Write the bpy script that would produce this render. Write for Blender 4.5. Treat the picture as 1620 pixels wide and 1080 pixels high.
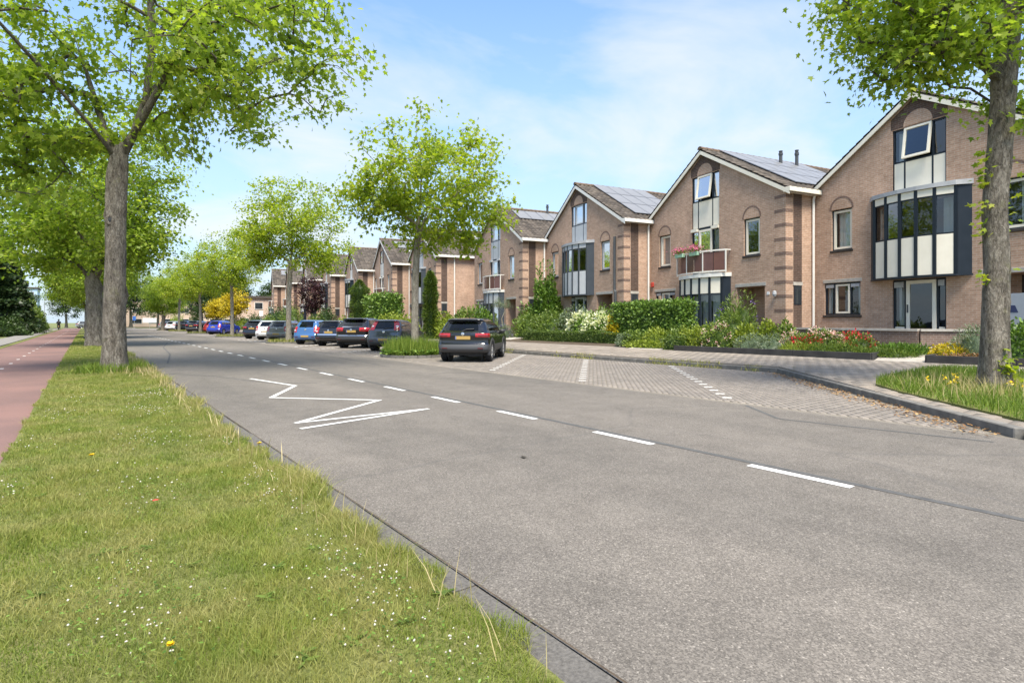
import bpy, bmesh, math, random
import numpy as np
from mathutils import Vector, Matrix
for o in list(bpy.data.objects): bpy.data.objects.remove(o)
SC = bpy.context.scene
COL = SC.collection
R = math.radians
random.seed(7)
rng = np.random.default_rng(11)

# ------------------------------------------------------------------ camera, sky, sun, exposure
# world frame: x = across the street to the right, y = along the street, z = up, camera above the origin
CAM_H = 1.38
cd = bpy.data.cameras.new('camera'); cam = bpy.data.objects.new('camera', cd); COL.objects.link(cam)
cam.location = (0, 0, CAM_H); cam.rotation_euler = (R(90), 0, -R(36.91))
cd.sensor_width = 36; cd.lens = 20.0; cd.shift_y = -31/1620; cd.clip_start = .05; cd.clip_end = 3000
SC.camera = cam

SUN_DIR = Vector((-.28, -.60, 1.2)).normalized()         # towards the sun
wd = bpy.data.worlds.new('World'); SC.world = wd; wd.use_nodes = True
nt = wd.node_tree; nt.nodes.clear()
def wn(t, **k):
    n = nt.nodes.new(t)
    for a, b in k.items(): setattr(n, a, b)
    return n
wo = wn('ShaderNodeOutputWorld'); bg = wn('ShaderNodeBackground'); bg.inputs[1].default_value = .15
sky = wn('ShaderNodeTexSky', sky_type='NISHITA'); sky.sun_disc = False
sky.sun_elevation = math.asin(SUN_DIR.z); sky.sun_rotation = math.atan2(SUN_DIR.x, SUN_DIR.y)
sky.air_density = 1.0; sky.dust_density = .35; sky.ozone_density = 1.6
tc = wn('ShaderNodeTexCoord'); sx = wn('ShaderNodeSeparateXYZ'); nt.links.new(tc.outputs['Generated'], sx.inputs[0])
mx = wn('ShaderNodeMath', operation='MAXIMUM'); nt.links.new(sx.outputs[2], mx.inputs[0]); mx.inputs[1].default_value = .0
ad = wn('ShaderNodeMath', operation='ADD'); nt.links.new(mx.outputs[0], ad.inputs[0]); ad.inputs[1].default_value = .22
dx = wn('ShaderNodeMath', operation='DIVIDE'); dy = wn('ShaderNodeMath', operation='DIVIDE')
nt.links.new(sx.outputs[0], dx.inputs[0]); nt.links.new(ad.outputs[0], dx.inputs[1])
nt.links.new(sx.outputs[1], dy.inputs[0]); nt.links.new(ad.outputs[0], dy.inputs[1])
cb = wn('ShaderNodeCombineXYZ'); nt.links.new(dx.outputs[0], cb.inputs[0]); nt.links.new(dy.outputs[0], cb.inputs[1])
mp = wn('ShaderNodeMapping'); mp.inputs['Location'].default_value = (7.1, 2.2, 0); mp.inputs['Rotation'].default_value = (0, 0, .7); mp.inputs['Scale'].default_value = (.95, 1.25, 1)
nt.links.new(cb.outputs[0], mp.inputs[0])
n1 = wn('ShaderNodeTexNoise'); n1.inputs['Scale'].default_value = 1.3; n1.inputs['Detail'].default_value = 7; n1.inputs['Roughness'].default_value = .55; n1.inputs['Distortion'].default_value = .45
nt.links.new(mp.outputs[0], n1.inputs[0])
cr = wn('ShaderNodeValToRGB'); cr.color_ramp.elements[0].position = .45; cr.color_ramp.elements[1].position = .68
cr.color_ramp.elements[1].color = (.8, .8, .8, 1)
nt.links.new(n1.outputs[0], cr.inputs[0])
# thin pale air towards the horizon, the same all the way round
hz = wn('ShaderNodeMapRange'); hz.inputs['From Min'].default_value = 0; hz.inputs['From Max'].default_value = .5; hz.inputs['To Min'].default_value = .95; hz.inputs['To Max'].default_value = 0.12
nt.links.new(mx.outputs[0], hz.inputs['Value'])
wb = wn('ShaderNodeMixRGB', blend_type='MULTIPLY'); wb.inputs[0].default_value = 1; wb.inputs[2].default_value = (.70, .84, .96, 1); nt.links.new(sky.outputs[0], wb.inputs[1])
mh = wn('ShaderNodeMixRGB'); nt.links.new(hz.outputs[0], mh.inputs[0]); nt.links.new(wb.outputs[0], mh.inputs[1]); mh.inputs[2].default_value = (1.8, 2.2, 2.6, 1)
mc = wn('ShaderNodeMixRGB'); nt.links.new(cr.outputs[0], mc.inputs[0]); nt.links.new(mh.outputs[0], mc.inputs[1]); mc.inputs[2].default_value = (2.6, 2.7, 2.8, 1)
nt.links.new(mc.outputs[0], bg.inputs[0]); nt.links.new(bg.outputs[0], wo.inputs[0])

sl = bpy.data.lights.new('sun', 'SUN'); sun = bpy.data.objects.new('sun', sl); COL.objects.link(sun)
sl.energy = 3.5; sl.angle = R(25); sl.color = (1, .92, .78)
sun.rotation_euler = SUN_DIR.to_track_quat('Z', 'Y').to_euler(); sun.location = (0, 0, 60)
vs = SC.view_settings; vs.view_transform = 'Standard'; vs.look = 'None'; vs.gamma = 1; vs.use_curve_mapping = False
vs.exposure = 1.3
SC.render.engine = 'CYCLES'
SC.cycles.max_bounces = 7; SC.cycles.transparent_max_bounces = 12

# ------------------------------------------------------------------ materials
M = {}
def mat(name, color=(.5, .5, .5), rough=.7, metal=0, spec=.5, coat=0):
    m = bpy.data.materials.new(name); m.use_nodes = True
    b = m.node_tree.nodes['Principled BSDF']
    b.inputs['Base Color'].default_value = (*color, 1); b.inputs['Roughness'].default_value = rough
    b.inputs['Metallic'].default_value = metal; b.inputs['Specular IOR Level'].default_value = spec
    b.inputs['Coat Weight'].default_value = coat; b.inputs['Coat Roughness'].default_value = .03
    M[name] = m
    return m
class NT:
    def __init__(s, m): s.t = m.node_tree; s.b = s.t.nodes['Principled BSDF']
    def n(s, ty, ins=None, **k):
        n = s.t.nodes.new(ty)
        for a, b in k.items(): setattr(n, a, b)
        for a, b in (ins or {}).items():
            if isinstance(b, bpy.types.NodeSocket): s.t.links.new(b, n.inputs[a])
            else: n.inputs[a].default_value = b
        return n
    def l(s, a, b): s.t.links.new(a, b)
    def co(s, kind='Object'): return s.n('ShaderNodeTexCoord').outputs[kind]
    def noise(s, vec, scale, detail=3, rough=.55, dist=0):
        return s.n('ShaderNodeTexNoise', {'Vector': vec, 'Scale': scale, 'Detail': detail, 'Roughness': rough, 'Distortion': dist}).outputs[0]
    def ramp(s, fac, stops):
        r = s.n('ShaderNodeValToRGB', {0: fac}); e = r.color_ramp.elements
        while len(e) < len(stops): e.new(.5)
        for i, (p, c) in enumerate(stops):
            e[i].position = p; e[i].color = (*c, 1) if len(c) == 3 else c
        return r.outputs[0]
    def mix(s, f, a, b, bt='MIX'):
        return s.n('ShaderNodeMixRGB', {0: f, 1: a, 2: b}, blend_type=bt).outputs[0]
    def math(s, op, a, b=0): return s.n('ShaderNodeMath', {0: a, 1: b}, operation=op).outputs[0]
    def bump(s, h, st=.4, dist=.01):
        b = s.n('ShaderNodeBump', {'Height': h, 'Strength': st, 'Distance': dist}); s.l(b.outputs[0], s.b.inputs['Normal'])
    def col(s, c): s.l(c, s.b.inputs['Base Color'])

def mottled(name, c1, c2, scale=3, rough=.8, bump=.3, detail=5, bscale=None, dist=.01, spec=.3, kind='Object'):
    m = mat(name, c1, rough, spec=spec); t = NT(m); v = t.co(kind)
    t.col(t.ramp(t.noise(v, scale, detail, .6), [(.3, c1), (.7, c2)]))
    if bump: t.bump(t.noise(v, bscale or scale*6, 4), bump, dist)
    return m

# asphalt: aggregate speckle, worn patches, fine dark cracks
m = mat('asphalt', (.2, .19, .18), .85, spec=.35); t = NT(m); v = t.co()
sp = t.ramp(t.n('ShaderNodeTexVoronoi', {'Vector': v, 'Scale': 125}).outputs['Color'], [(.15, (.085, .08, .076)), (.5, (.205, .194, .185)), (.86, (.37, .355, .335)), (.95, (.62, .6, .57))])
sp2 = t.ramp(t.noise(v, 210, 2), [(.3, (.12, .115, .11)), (.7, (.27, .26, .245))])
c = t.mix(.45, sp, sp2)
lg = t.ramp(t.noise(t.n('ShaderNodeMapping', {0: v, 'Scale': (1, .22, 1)}).outputs[0], .55, 5, .6), [(.30, (.54, .515, .48)), (.64, (.80, .75, .69))])
c = t.mix(1, c, lg, 'MULTIPLY')
st = t.ramp(t.noise(v, 2.3, 6, .7), [(.35, (.86, .85, .84)), (.6, (1.04, 1.03, 1.02))]); c = t.mix(1, c, st, 'MULTIPLY')
ck = t.n('ShaderNodeTexVoronoi', {'Vector': t.mix(.12, v, t.n('ShaderNodeTexNoise', {'Vector': v, 'Scale': 1.5}).outputs[1]), 'Scale': .16}, feature='DISTANCE_TO_EDGE').outputs[0]
c = t.mix(t.ramp(ck, [(.0, (.3, .3, .3)), (.005, (0, 0, 0))]), c, (.075, .072, .07, 1)); t.col(c)
t.bump(t.noise(v, 130, 2), .6, .004)
mottled('seam', (.07, .07, .07), (.11, .108, .105), 9, .9, .3)
# old white road paint
m = mat('road_paint', (.78, .78, .76), .6); t = NT(m); v = t.co()
t.col(t.ramp(t.noise(v, 40, 5, .7), [(.33, (.36, .35, .33)), (.47, (.7, .695, .67))]))
mottled('gutter', (.08, .075, .069), (.165, .154, .14), 60, .9, .5)
mottled('kerb', (.10, .096, .09), (.20, .19, .175), 5, .9, .5)
m = mat('cycle_asphalt', (.28, .12, .1), .9, spec=.3); t = NT(m); v = t.co()
c = t.ramp(t.noise(v, 150, 3), [(.3, (.135, .082, .072)), (.7, (.235, .142, .124))])
c = t.mix(1, c, t.ramp(t.noise(v, .6, 5), [(.35, (.86, .88, .9)), (.65, (1.12, 1.08, 1.06))]), 'MULTIPLY'); t.col(c); t.bump(t.noise(v, 120, 2), .4, .003)
for nm, a, b in (('paver', (.155, .134, .113), (.225, .196, .167)), ('tile_grey', (.20, .168, .136), (.31, .265, .218))):
    m = mat(nm, a, .88, spec=.3); t = NT(m); v = t.co('Object')
    rnd = t.n('ShaderNodeAttribute', attribute_name='rnd').outputs['Fac']
    oi = t.n('ShaderNodeObjectInfo').outputs['Random']
    c = t.ramp(t.math('FRACT', t.math('ADD', rnd, oi)), [(0, a), (.5, tuple((x+y)/2 for x, y in zip(a, b))), (1, b)])
    c = t.mix(1, c, t.ramp(t.noise(t.n('ShaderNodeNewGeometry').outputs['Position'], .8, 5), [(.3, (.82, .82, .82)), (.7, (1.12, 1.1, 1.08))]), 'MULTIPLY')
    c = t.mix(.25, c, t.ramp(t.noise(v, 60, 2), [(.3, (.12, .11, .1)), (.7, (.45, .42, .4))])); t.col(c); t.bump(t.noise(v, 80, 2), .3, .003)
mottled('joint_sand', (.15, .132, .108), (.22, .198, .165), 4, .95, .2)
mottled('white_paver', (.42, .41, .39), (.6, .59, .57), 20, .8, .2)
mottled('pale_slab', (.34, .31, .27), (.44, .405, .355), 4, .85, .2)
mottled('left_slab', (.17, .16, .145), (.25, .235, .215), 3, .9, .3)
mottled('soil', (.055, .04, .028), (.11, .085, .06), 6, .95, .6)
# verge ground under the blades
m = mat('turf', (.1, .12, .03), .95, spec=.1); t = NT(m); v = t.co()
c = t.ramp(t.noise(v, 2.2, 6, .65), [(.3, (.085, .115, .03)), (.5, (.15, .165, .05)), (.68, (.27, .235, .11))])
c = t.mix(.5, c, t.ramp(t.noise(v, 45, 4, .7), [(.3, (.045, .06, .018)), (.7, (.24, .24, .09))])); t.col(c); t.bump(t.noise(v, 60, 4), .8, .03)
mottled('far_ground', (.10, .13, .04), (.2, .2, .08), .3, .95, 0)

def foliage(name, stops, trans=.35, gloss=.45, patch=None, tint=None):
    m = mat(name, stops[0][1], gloss, spec=.35); t = NT(m)
    a = t.n('ShaderNodeAttribute', attribute_name='rnd').outputs['Fac']
    c = t.ramp(a, stops)
    if patch:
        pos = t.n('ShaderNodeNewGeometry').outputs['Position']
        f = t.ramp(t.noise(pos, patch[0], 5, .62), [(patch[1], (0, 0, 0)), (patch[2], (1, 1, 1))])
        c = t.mix(t.math('MULTIPLY', f, patch[4] if len(patch) > 4 else .8), c, (*patch[3], 1))
    t.col(c)
    tr = t.n('ShaderNodeBsdfTranslucent', {'Color': t.mix(1, c, tint or (1.25, 1.3, .7, 1), 'MULTIPLY')})
    ms = t.n('ShaderNodeMixShader', {0: trans, 1: t.b.outputs[0], 2: tr.outputs[0]})
    t.l(ms.outputs[0], t.t.nodes['Material Output'].inputs[0])
    return m
foliage('leaf_maple', [(0, (.14, .215, .028)), (.45, (.26, .35, .045)), (.8, (.36, .44, .06)), (1, (.48, .51, .09))], .55, tint=(1.2, 1.3, .6, 1))
foliage('leaf_young', [(0, (.17, .25, .024)), (.5, (.32, .40, .038)), (1, (.50, .51, .065))], .55, tint=(1.2, 1.3, .6, 1))
foliage('leaf_dark', [(0, (.025, .05, .012)), (.6, (.05, .09, .02)), (1, (.09, .14, .03))], .2)
foliage('leaf_conifer', [(0, (.012, .028, .010)), (.7, (.028, .055, .016)), (1, (.06, .09, .03))], .1)
foliage('leaf_shrub', [(0, (.065, .11, .022)), (.5, (.14, .21, .036)), (1, (.28, .34, .08))], .3)
foliage('leaf_lime', [(0, (.13, .185, .025)), (.5, (.23, .29, .04)), (1, (.38, .42, .075))], .35)
foliage('leaf_grey', [(0, (.10, .14, .08)), (.5, (.17, .22, .13)), (1, (.27, .32, .2))], .25)
foliage('leaf_plum', [(0, (.02, .008, .012)), (.6, (.05, .018, .022)), (1, (.11, .04, .04))], .2, tint=(1.2, .8, .8, 1))
foliage('leaf_gold', [(0, (.22, .22, .015)), (.4, (.5, .38, .015)), (1, (.75, .58, .04))], .3)
foliage('leaf_ivy', [(0, (.045, .095, .014)), (.5, (.11, .2, .026)), (1, (.23, .34, .07))], .25)
foliage('leaf_box', [(0, (.03, .06, .01)), (.5, (.075, .125, .018)), (1, (.16, .22, .04))], .25)
foliage('grass_blade', [(0, (.11, .16, .026)), (.4, (.20, .25, .042)), (.75, (.31, .31, .08)), (1, (.48, .42, .2))], .35, patch=(1.9, .42, .66, (.40, .34, .15), .6), gloss=.6)
foliage('grass_dry', [(0, (.28, .24, .09)), (.6, (.45, .37, .18)), (1, (.6, .5, .28))], .3, gloss=.7)
foliage('grass_lush', [(0, (.08, .13, .015)), (.5, (.16, .24, .03)), (1, (.3, .36, .07))], .35, gloss=.6)
foliage('clover_white', [(0, (.5, .45, .38)), (.6, (.7, .68, .6)), (1, (.8, .7, .66))], .25)
foliage('petal_white', [(0, (.55, .6, .3)), (.5, (.75, .75, .55)), (1, (.85, .85, .75))], .3)
foliage('petal_pink', [(0, (.6, .3, .3)), (.5, (.75, .5, .47)), (1, (.85, .75, .7))], .3)
foliage('petal_red', [(0, (.35, .01, .02)), (.6, (.55, .02, .03)), (1, (.7, .08, .07))], .25, tint=(1.2, .8, .8, 1))
foliage('petal_purple', [(0, (.12, .07, .25)), (.6, (.22, .14, .4)), (1, (.35, .25, .5))], .25, tint=(1, 1, 1.2, 1))
foliage('petal_magenta', [(0, (.5, .06, .2)), (1, (.75, .25, .4))], .25, tint=(1.2, .8, .9, 1))
foliage('petal_yellow', [(0, (.65, .42, .01)), (1, (.85, .62, .02))], .2)
foliage('dead_leaf', [(0, (.12, .06, .025)), (.5, (.28, .15, .06)), (1, (.45, .3, .13))], .1)

def bark(name, a, b, c3, scale=1.0):
    m = mat(name, a, .95, spec=.2); t = NT(m); v = t.co()
    s = t.n('ShaderNodeMapping', {0: v, 'Scale': (scale, scale, scale*.28)}).outputs[0]
    f = t.noise(s, 9, 7, .68, .6)
    f2 = t.noise(t.n('ShaderNodeMapping', {0: v, 'Scale': (scale*3, scale*3, scale*1.1)}).outputs[0], 9, 5, .7, 1.2)
    c = t.ramp(t.math('ADD', t.math('MULTIPLY', f, .5), t.math('MULTIPLY', f2, .5)), [(.40, a), (.51, b), (.62, c3)])
    lich = t.ramp(t.noise(v, 2.4*scale, 6, .7), [(.56, (0, 0, 0)), (.68, (1, 1, 1))])
    c = t.mix(t.math('MULTIPLY', lich, .55), c, (.25, .24, .13, 1)); t.col(c)
    vo = t.n('ShaderNodeTexVoronoi', {'Vector': t.n('ShaderNodeMapping', {0: v, 'Scale': (22*scale, 22*scale, 5*scale)}).outputs[0], 'Scale': 1}, feature='DISTANCE_TO_EDGE').outputs[0]
    t.bump(t.math('ADD', t.math('ADD', f, f2), t.math('MULTIPLY', vo, .5)), 1.0, .05)
    return m
bark('bark_old', (.075, .063, .05), (.20, .174, .143), (.37, .333, .28))
bark('bark_young', (.17, .145, .115), (.32, .285, .23), (.46, .415, .35), 1.6)
bark('bark_limb', (.06, .05, .04), (.13, .115, .09), (.22, .2, .165))

def brick_mat(name, c1, c2, mortar, bw=.22, bh=.075):
    m = mat(name, c1, .9, spec=.2); t = NT(m); v = t.co()
    s = t.n('ShaderNodeSeparateXYZ', {0: v}); cc = t.n('ShaderNodeCombineXYZ', {0: t.math('ADD', s.outputs[0], s.outputs[1]), 1: s.outputs[2]}).outputs[0]
    b = t.n('ShaderNodeTexBrick', {'Vector': cc, 'Color1': (*c1, 1), 'Color2': (*c2, 1), 'Mortar': (*mortar, 1), 'Scale': 1, 'Mortar Size': .0075, 'Mortar Smooth': .3, 'Bias': 0, 'Brick Width': bw, 'Row Height': bh})
    c = t.mix(1, b.outputs[0], t.ramp(t.noise(v, .7, 6, .65), [(.3, (.80, .80, .80)), (.7, (1.14, 1.12, 1.12))]), 'MULTIPLY')
    c = t.mix(1, c, t.ramp(t.noise(v, 6, 5, .7), [(.35, (.86, .84, .82)), (.65, (1.1, 1.1, 1.1))]), 'MULTIPLY')
    if 'dark' in name or 'band' in name: t.col(c); t.bump(b.outputs['Fac'], -.6, .008); return m
    fl = t.ramp(t.noise(t.n('ShaderNodeMapping', {0: v, 'Location': (3, 1, 7)}).outputs[0], .9, 7, .75), [(.60, (0, 0, 0)), (.74, (1, 1, 1))])
    c = t.mix(t.math('MULTIPLY', fl, .35), c, (.42, .35, .31, 1)); t.col(c)
    t.bump(b.outputs['Fac'], -.6, .008)
    return m
brick_mat('brick', (.49, .325, .235), (.40, .255, .178), (.50, .43, .36))
brick_mat('brick_dark', (.085, .055, .043), (.125, .078, .06), (.15, .13, .115))
brick_mat('brick_band', (.17, .11, .087), (.215, .14, .11), (.25, .215, .19))
brick_mat('brick_arch', (.30, .175, .12), (.22, .125, .09), (.3, .26, .22), .075, .22)
brick_mat('brick_wall_old', (.14, .098, .08), (.195, .135, .108), (.26, .235, .21))
m = mat('roof_tile', (.16, .13, .11), .8, spec=.3); t = NT(m); v = t.co()
rnd = t.n('ShaderNodeAttribute', attribute_name='rnd').outputs['Fac']; oi = t.n('ShaderNodeObjectInfo').outputs['Random']
c = t.ramp(t.math('FRACT', t.math('ADD', rnd, oi)), [(0, (.052, .044, .038)), (.6, (.088, .074, .063)), (1, (.125, .105, .088))])
li = t.ramp(t.noise(t.n('ShaderNodeNewGeometry').outputs['Position'], 1.7, 6, .7), [(.52, (0, 0, 0)), (.7, (1, 1, 1))])
c = t.mix(t.math('MULTIPLY', li, .3), c, (.17, .14, .09, 1)); t.col(c); t.bump(t.noise(v, 30, 4), .3, .006)
mottled('ridge_tile', (.10, .075, .055), (.19, .125, .08), 6, .85, .4)
mottled('cream', (.74, .69, .58), (.80, .75, .64), 3, .5, .05)
mottled('white_paint', (.70, .68, .63), (.76, .74, .70), 3, .5, .05)
mottled('panel_grey', (.44, .455, .475), (.5, .515, .53), 3, .4, .05)
mottled('navy', (.012, .018, .027), (.018, .025, .036), 3, .4, .05)
mottled('slate_frame', (.055, .065, .08), (.07, .08, .095), 3, .4, .05)
mottled('lead', (.33, .34, .36), (.43, .44, .46), 4, .45, .1)
mottled('concrete', (.33, .31, .28), (.46, .43, .39), 5, .9, .3)
mottled('sill_dark', (.03, .026, .024), (.06, .05, .045), 5, .7, .2)
mottled('planter_black', (.028, .027, .028), (.06, .057, .055), 2.5, .75, .3)
mottled('curtain', (.60, .60, .58), (.72, .72, .70), 2, .9, 0)
mottled('dark_pipe', (.05, .055, .062), (.08, .085, .09), 2, .5, 0)
mottled('interior_wall', (.16, .14, .12), (.21, .19, .165), 1, .9, 0)
mottled('timber_dark', (.035, .022, .015), (.06, .04, .03), 2, .6, .1)
mat('alarm_red', (.5, .05, .03), .5)
mottled('balcony_glass', (.12, .06, .055), (.16, .085, .075), 2, .12, 0)
mottled('solar', (.17, .17, .172), (.21, .21, .212), 1, .42, 0, spec=.8)  # bright sky reflected in the panels is put into this pale grey base
mat('solar_frame', (.3, .31, .33), .35, .8)
def glass(name, tint, gl=.5, bl=.35):
    m = mat(name, tint, .02); t = NT(m)
    tr = t.n('ShaderNodeBsdfTransparent', {0: (*tint, 1)}); g = t.n('ShaderNodeBsdfGlossy', {'Color': (.95, .97, 1, 1), 'Roughness': .015})
    lw = t.n('ShaderNodeLayerWeight', {0: bl}).outputs['Fresnel']
    f = t.math('MINIMUM', t.math('ADD', t.math('MULTIPLY', lw, .62), gl*.2), 1)
    ms = t.n('ShaderNodeMixShader', {0: f, 1: tr.outputs[0], 2: g.outputs[0]}); t.l(ms.outputs[0], t.t.nodes['Material Output'].inputs[0])
    return m
glass('glass', (.7, .75, .75), .35, .3)
glass('car_glass', (.13, .155, .15), .15, .16)
mat('pane_dark', (.03, .035, .04), .06, spec=.6)
mat('tyre', (.018, .018, .019), .85); mat('rim', (.5, .51, .53), .3, .9); mat('plastic_black', (.025, .026, .028), .55)
mat('plastic_grey', (.05, .052, .057), .5); mat('chrome', (.75, .76, .78), .15, 1); mat('plate', (.38, .25, .07), .5)
mat('plate_blue', (.12, .14, .3), .5)
mat('tail_red', (.36, .01, .013), .15, spec=.7, coat=.6); mat('tail_dark', (.12, .008, .012), .15, spec=.7, coat=.6); mat('lamp_clear', (.6, .62, .64), .12, spec=.8)
mat('seat_dark', (.02, .02, .022), .9)
for nm, c3 in dict(paint_black=(.006, .006, .008), paint_grey=(.045, .052, .062), paint_blue=(.04, .115, .28), paint_silver=(.20, .20, .19), paint_white=(.72, .73, .74), paint_royal=(.012, .03, .30), paint_red=(.35, .02, .02), paint_green=(.03, .12, .09)).items():
    mat(nm, c3, .16, .1, coat=1)
mat('steel_pole', (.5, .51, .5), .45, .6); mat('cloth_black', (.012, .012, .014), .85); mat('skin', (.45, .27, .19), .6)
mat('sign_white', (.75, .75, .75), .5); mat('sign_blue', (.03, .12, .4), .5); mat('flat_beige', (.55, .42, .33), .9)
mat('flat_blue', (.42, .55, .68), .8); mat('lamp_head', (.25, .26, .27), .5)
mat('bird_black', (.01, .01, .012), .5); mat('poster_grey', (.30, .33, .37), .7); mat('poster_navy', (.02, .03, .09), .7)
mat('terracotta', (.35, .55, .4), .7)

# ------------------------------------------------------------------ helpers
def reg(o, label=None, cat=None, group=None, kind=None):
    if label: o['label'] = label
    if cat: o['category'] = cat
    if group: o['group'] = group
    if kind: o['kind'] = kind
    return o
def empty(name, loc=(0, 0, 0), rz=0):
    o = bpy.data.objects.new(name, None); COL.objects.link(o); o.location = loc; o.rotation_euler = (0, 0, rz); o.empty_display_size = .2
    return o
def link(name, me, parent=None, loc=None, rot=None):
    o = bpy.data.objects.new(name, me); COL.objects.link(o)
    if parent is not None: o.parent = parent
    if loc is not None: o.location = loc
    if rot is not None: o.rotation_euler = rot
    return o
def copy_tree(o, parent=None):
    c = o.copy(); COL.objects.link(c)
    if parent is not None: c.parent = parent
    for ch in list(o.children): copy_tree(ch, c)
    return c
def np_mesh(name, V, F, material, rnd=None, smooth=False):
    """V (n,3), F (m,k) with one k"""
    V = np.asarray(V, np.float32); F = np.asarray(F, np.int32); k = F.shape[1]
    me = bpy.data.meshes.new(name); me.vertices.add(len(V)); me.vertices.foreach_set('co', V.ravel())
    me.loops.add(F.size); me.loops.foreach_set('vertex_index', F.ravel())
    me.polygons.add(len(F)); me.polygons.foreach_set('loop_start', np.arange(0, F.size, k, dtype=np.int32))
    try: me.polygons.foreach_set('loop_total', np.full(len(F), k, np.int32))
    except Exception: pass
    if smooth: me.polygons.foreach_set('use_smooth', np.ones(len(F), bool))
    me.update(calc_edges=True)
    if rnd is not None:
        a = me.attributes.new('rnd', 'FLOAT', 'FACE'); a.data.foreach_set('value', np.asarray(rnd, np.float32))
    if material: me.materials.append(M[material])
    return me
class MB:
    def __init__(s): s.v = []; s.f = []
    def box(s, x0, x1, y0, y1, z0, z1):
        i = len(s.v); s.v += [(x, y, z) for z in (z0, z1) for y in (y0, y1) for x in (x0, x1)]
        s.f += [(i, i+2, i+3, i+1), (i+4, i+5, i+7, i+6), (i, i+1, i+5, i+4), (i+2, i+6, i+7, i+3), (i, i+4, i+6, i+2), (i+1, i+3, i+7, i+5)]
        return s
    def quad(s, a, b, c, d): i = len(s.v); s.v += [a, b, c, d]; s.f.append((i, i+1, i+2, i+3)); return s
    def prism(s, pts, z0, z1):
        """plan polygon extruded in z; z0/z1 may be functions of (x,y)"""
        i = len(s.v); n = len(pts); fz = lambda z, p: z(*p) if callable(z) else z
        s.v += [(p[0], p[1], fz(z0, p)) for p in pts] + [(p[0], p[1], fz(z1, p)) for p in pts]
        s.f.append(tuple(range(i+n-1, i-1, -1))); s.f.append(tuple(range(i+n, i+2*n)))
        for k in range(n): s.f.append((i+k, i+(k+1) % n, i+n+(k+1) % n, i+n+k))
        return s
    def hprism(s, pts, y0, y1):
        """(x,z) polygon extruded in y"""
        i = len(s.v); n = len(pts); s.v += [(p[0], y0, p[1]) for p in pts] + [(p[0], y1, p[1]) for p in pts]
        s.f.append(tuple(range(i, i+n))); s.f.append(tuple(range(i+2*n-1, i+n-1, -1)))
        for k in range(n): s.f.append((i+k, i+n+k, i+n+(k+1) % n, i+(k+1) % n))
        return s
    def tube(s, pts, rad, n=8, cap=True):
        pts = [Vector(p) for p in pts]; rads = rad if isinstance(rad, (list, tuple)) else [rad]*len(pts); rings = []
        for k, p in enumerate(pts):
            d = (pts[min(k+1, len(pts)-1)]-pts[max(k-1, 0)]).normalized()
            a = d.cross(Vector((0, 0, 1)) if abs(d.z) < .95 else Vector((1, 0, 0))).normalized(); b = d.cross(a)
            i = len(s.v); rings.append(i)
            for q in range(n):
                an = 2*math.pi*q/n; s.v.append(tuple(p+(a*math.cos(an)+b*math.sin(an))*rads[k]))
        for k in range(len(rings)-1):
            for q in range(n): s.f.append((rings[k]+q, rings[k]+(q+1) % n, rings[k+1]+(q+1) % n, rings[k+1]+q))
        if cap: s.f.append(tuple(range(rings[0]+n-1, rings[0]-1, -1))); s.f.append(tuple(range(rings[-1], rings[-1]+n)))
        return s
    def lathe(s, prof, n=20, axis='z', c=(0, 0, 0), cap=True):
        """prof list of (r, h)"""
        rings = []
        for r, h in prof:
            i = len(s.v); rings.append(i)
            for q in range(n):
                a = 2*math.pi*q/n; p = (r*math.cos(a), r*math.sin(a), h)
                if axis == 'y': p = (p[0], p[2], p[1])
                s.v.append((p[0]+c[0], p[1]+c[1], p[2]+c[2]))
        for k in range(len(rings)-1):
            for q in range(n): s.f.append((rings[k]+q, rings[k]+(q+1) % n, rings[k+1]+(q+1) % n, rings[k+1]+q))
        if cap: s.f.append(tuple(range(rings[0]+n-1, rings[0]-1, -1))); s.f.append(tuple(range(rings[-1], rings[-1]+n)))
        return s
    def mesh(s, name, material, smooth=False, bevel=0):
        me = bpy.data.meshes.new(name); me.from_pydata(s.v, [], s.f)
        bm = bmesh.new(); bm.from_mesh(me); bmesh.ops.recalc_face_normals(bm, faces=bm.faces)
        if bevel: bmesh.ops.bevel(bm, geom=bm.edges[:], offset=bevel, segments=1, affect='EDGES')
        bm.to_mesh(me); bm.free()
        if smooth: me.polygons.foreach_set('use_smooth', [True]*len(me.polygons))
        me.materials.append(M[material]); return me
    def build(s, name, material, parent=None, smooth=False, bevel=0, loc=None, rot=None):
        return link(name, s.mesh(name, material, smooth, bevel), parent, loc, rot)
def structure(o): o['kind'] = 'structure'; return o
# ------------------------------------------------------------------ the setting: ground, road, bays, pavements
def zf(x, y=0): return .115+.013*max(0, x-10)             # pavement level (falls to the kerb)
def grid_sheet(name, x0, x1, y0, y1, nx, ny, material, zfun=lambda x, y: 0):
    xs = np.linspace(x0, x1, nx+1); ys = np.linspace(y0, y1, ny+1)
    V = [(x, y, zfun(x, y)) for y in ys for x in xs]
    F = [(j*(nx+1)+i, j*(nx+1)+i+1, (j+1)*(nx+1)+i+1, (j+1)*(nx+1)+i) for j in range(ny) for i in range(nx)]
    return structure(link(name, np_mesh(name, V, F, material, smooth=True)))
structure(MB().quad((-900, -900, -.06), (900, -900, -.06), (900, 900, -.06), (-900, 900, -.06)).build('ground', 'far_ground'))
road = structure(MB().quad((1.645, -16, 0), (8.78, -16, 0), (8.78, 150, 0), (1.645, 150, 0)).build('road', 'asphalt'))
reg(road, 'grey asphalt road with worn aggregate'); 
structure(MB().quad((-60, 150, 0), (60, 150, 0), (60, 157, 0), (-60, 157, 0)).build('cross_road', 'asphalt'))
cyc = structure(MB().quad((-3.4, -8, .002), (-.64, -8, .002), (-.64, 149, .002), (-3.4, 149, .002)).build('cycle_path', 'cycle_asphalt'))
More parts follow.
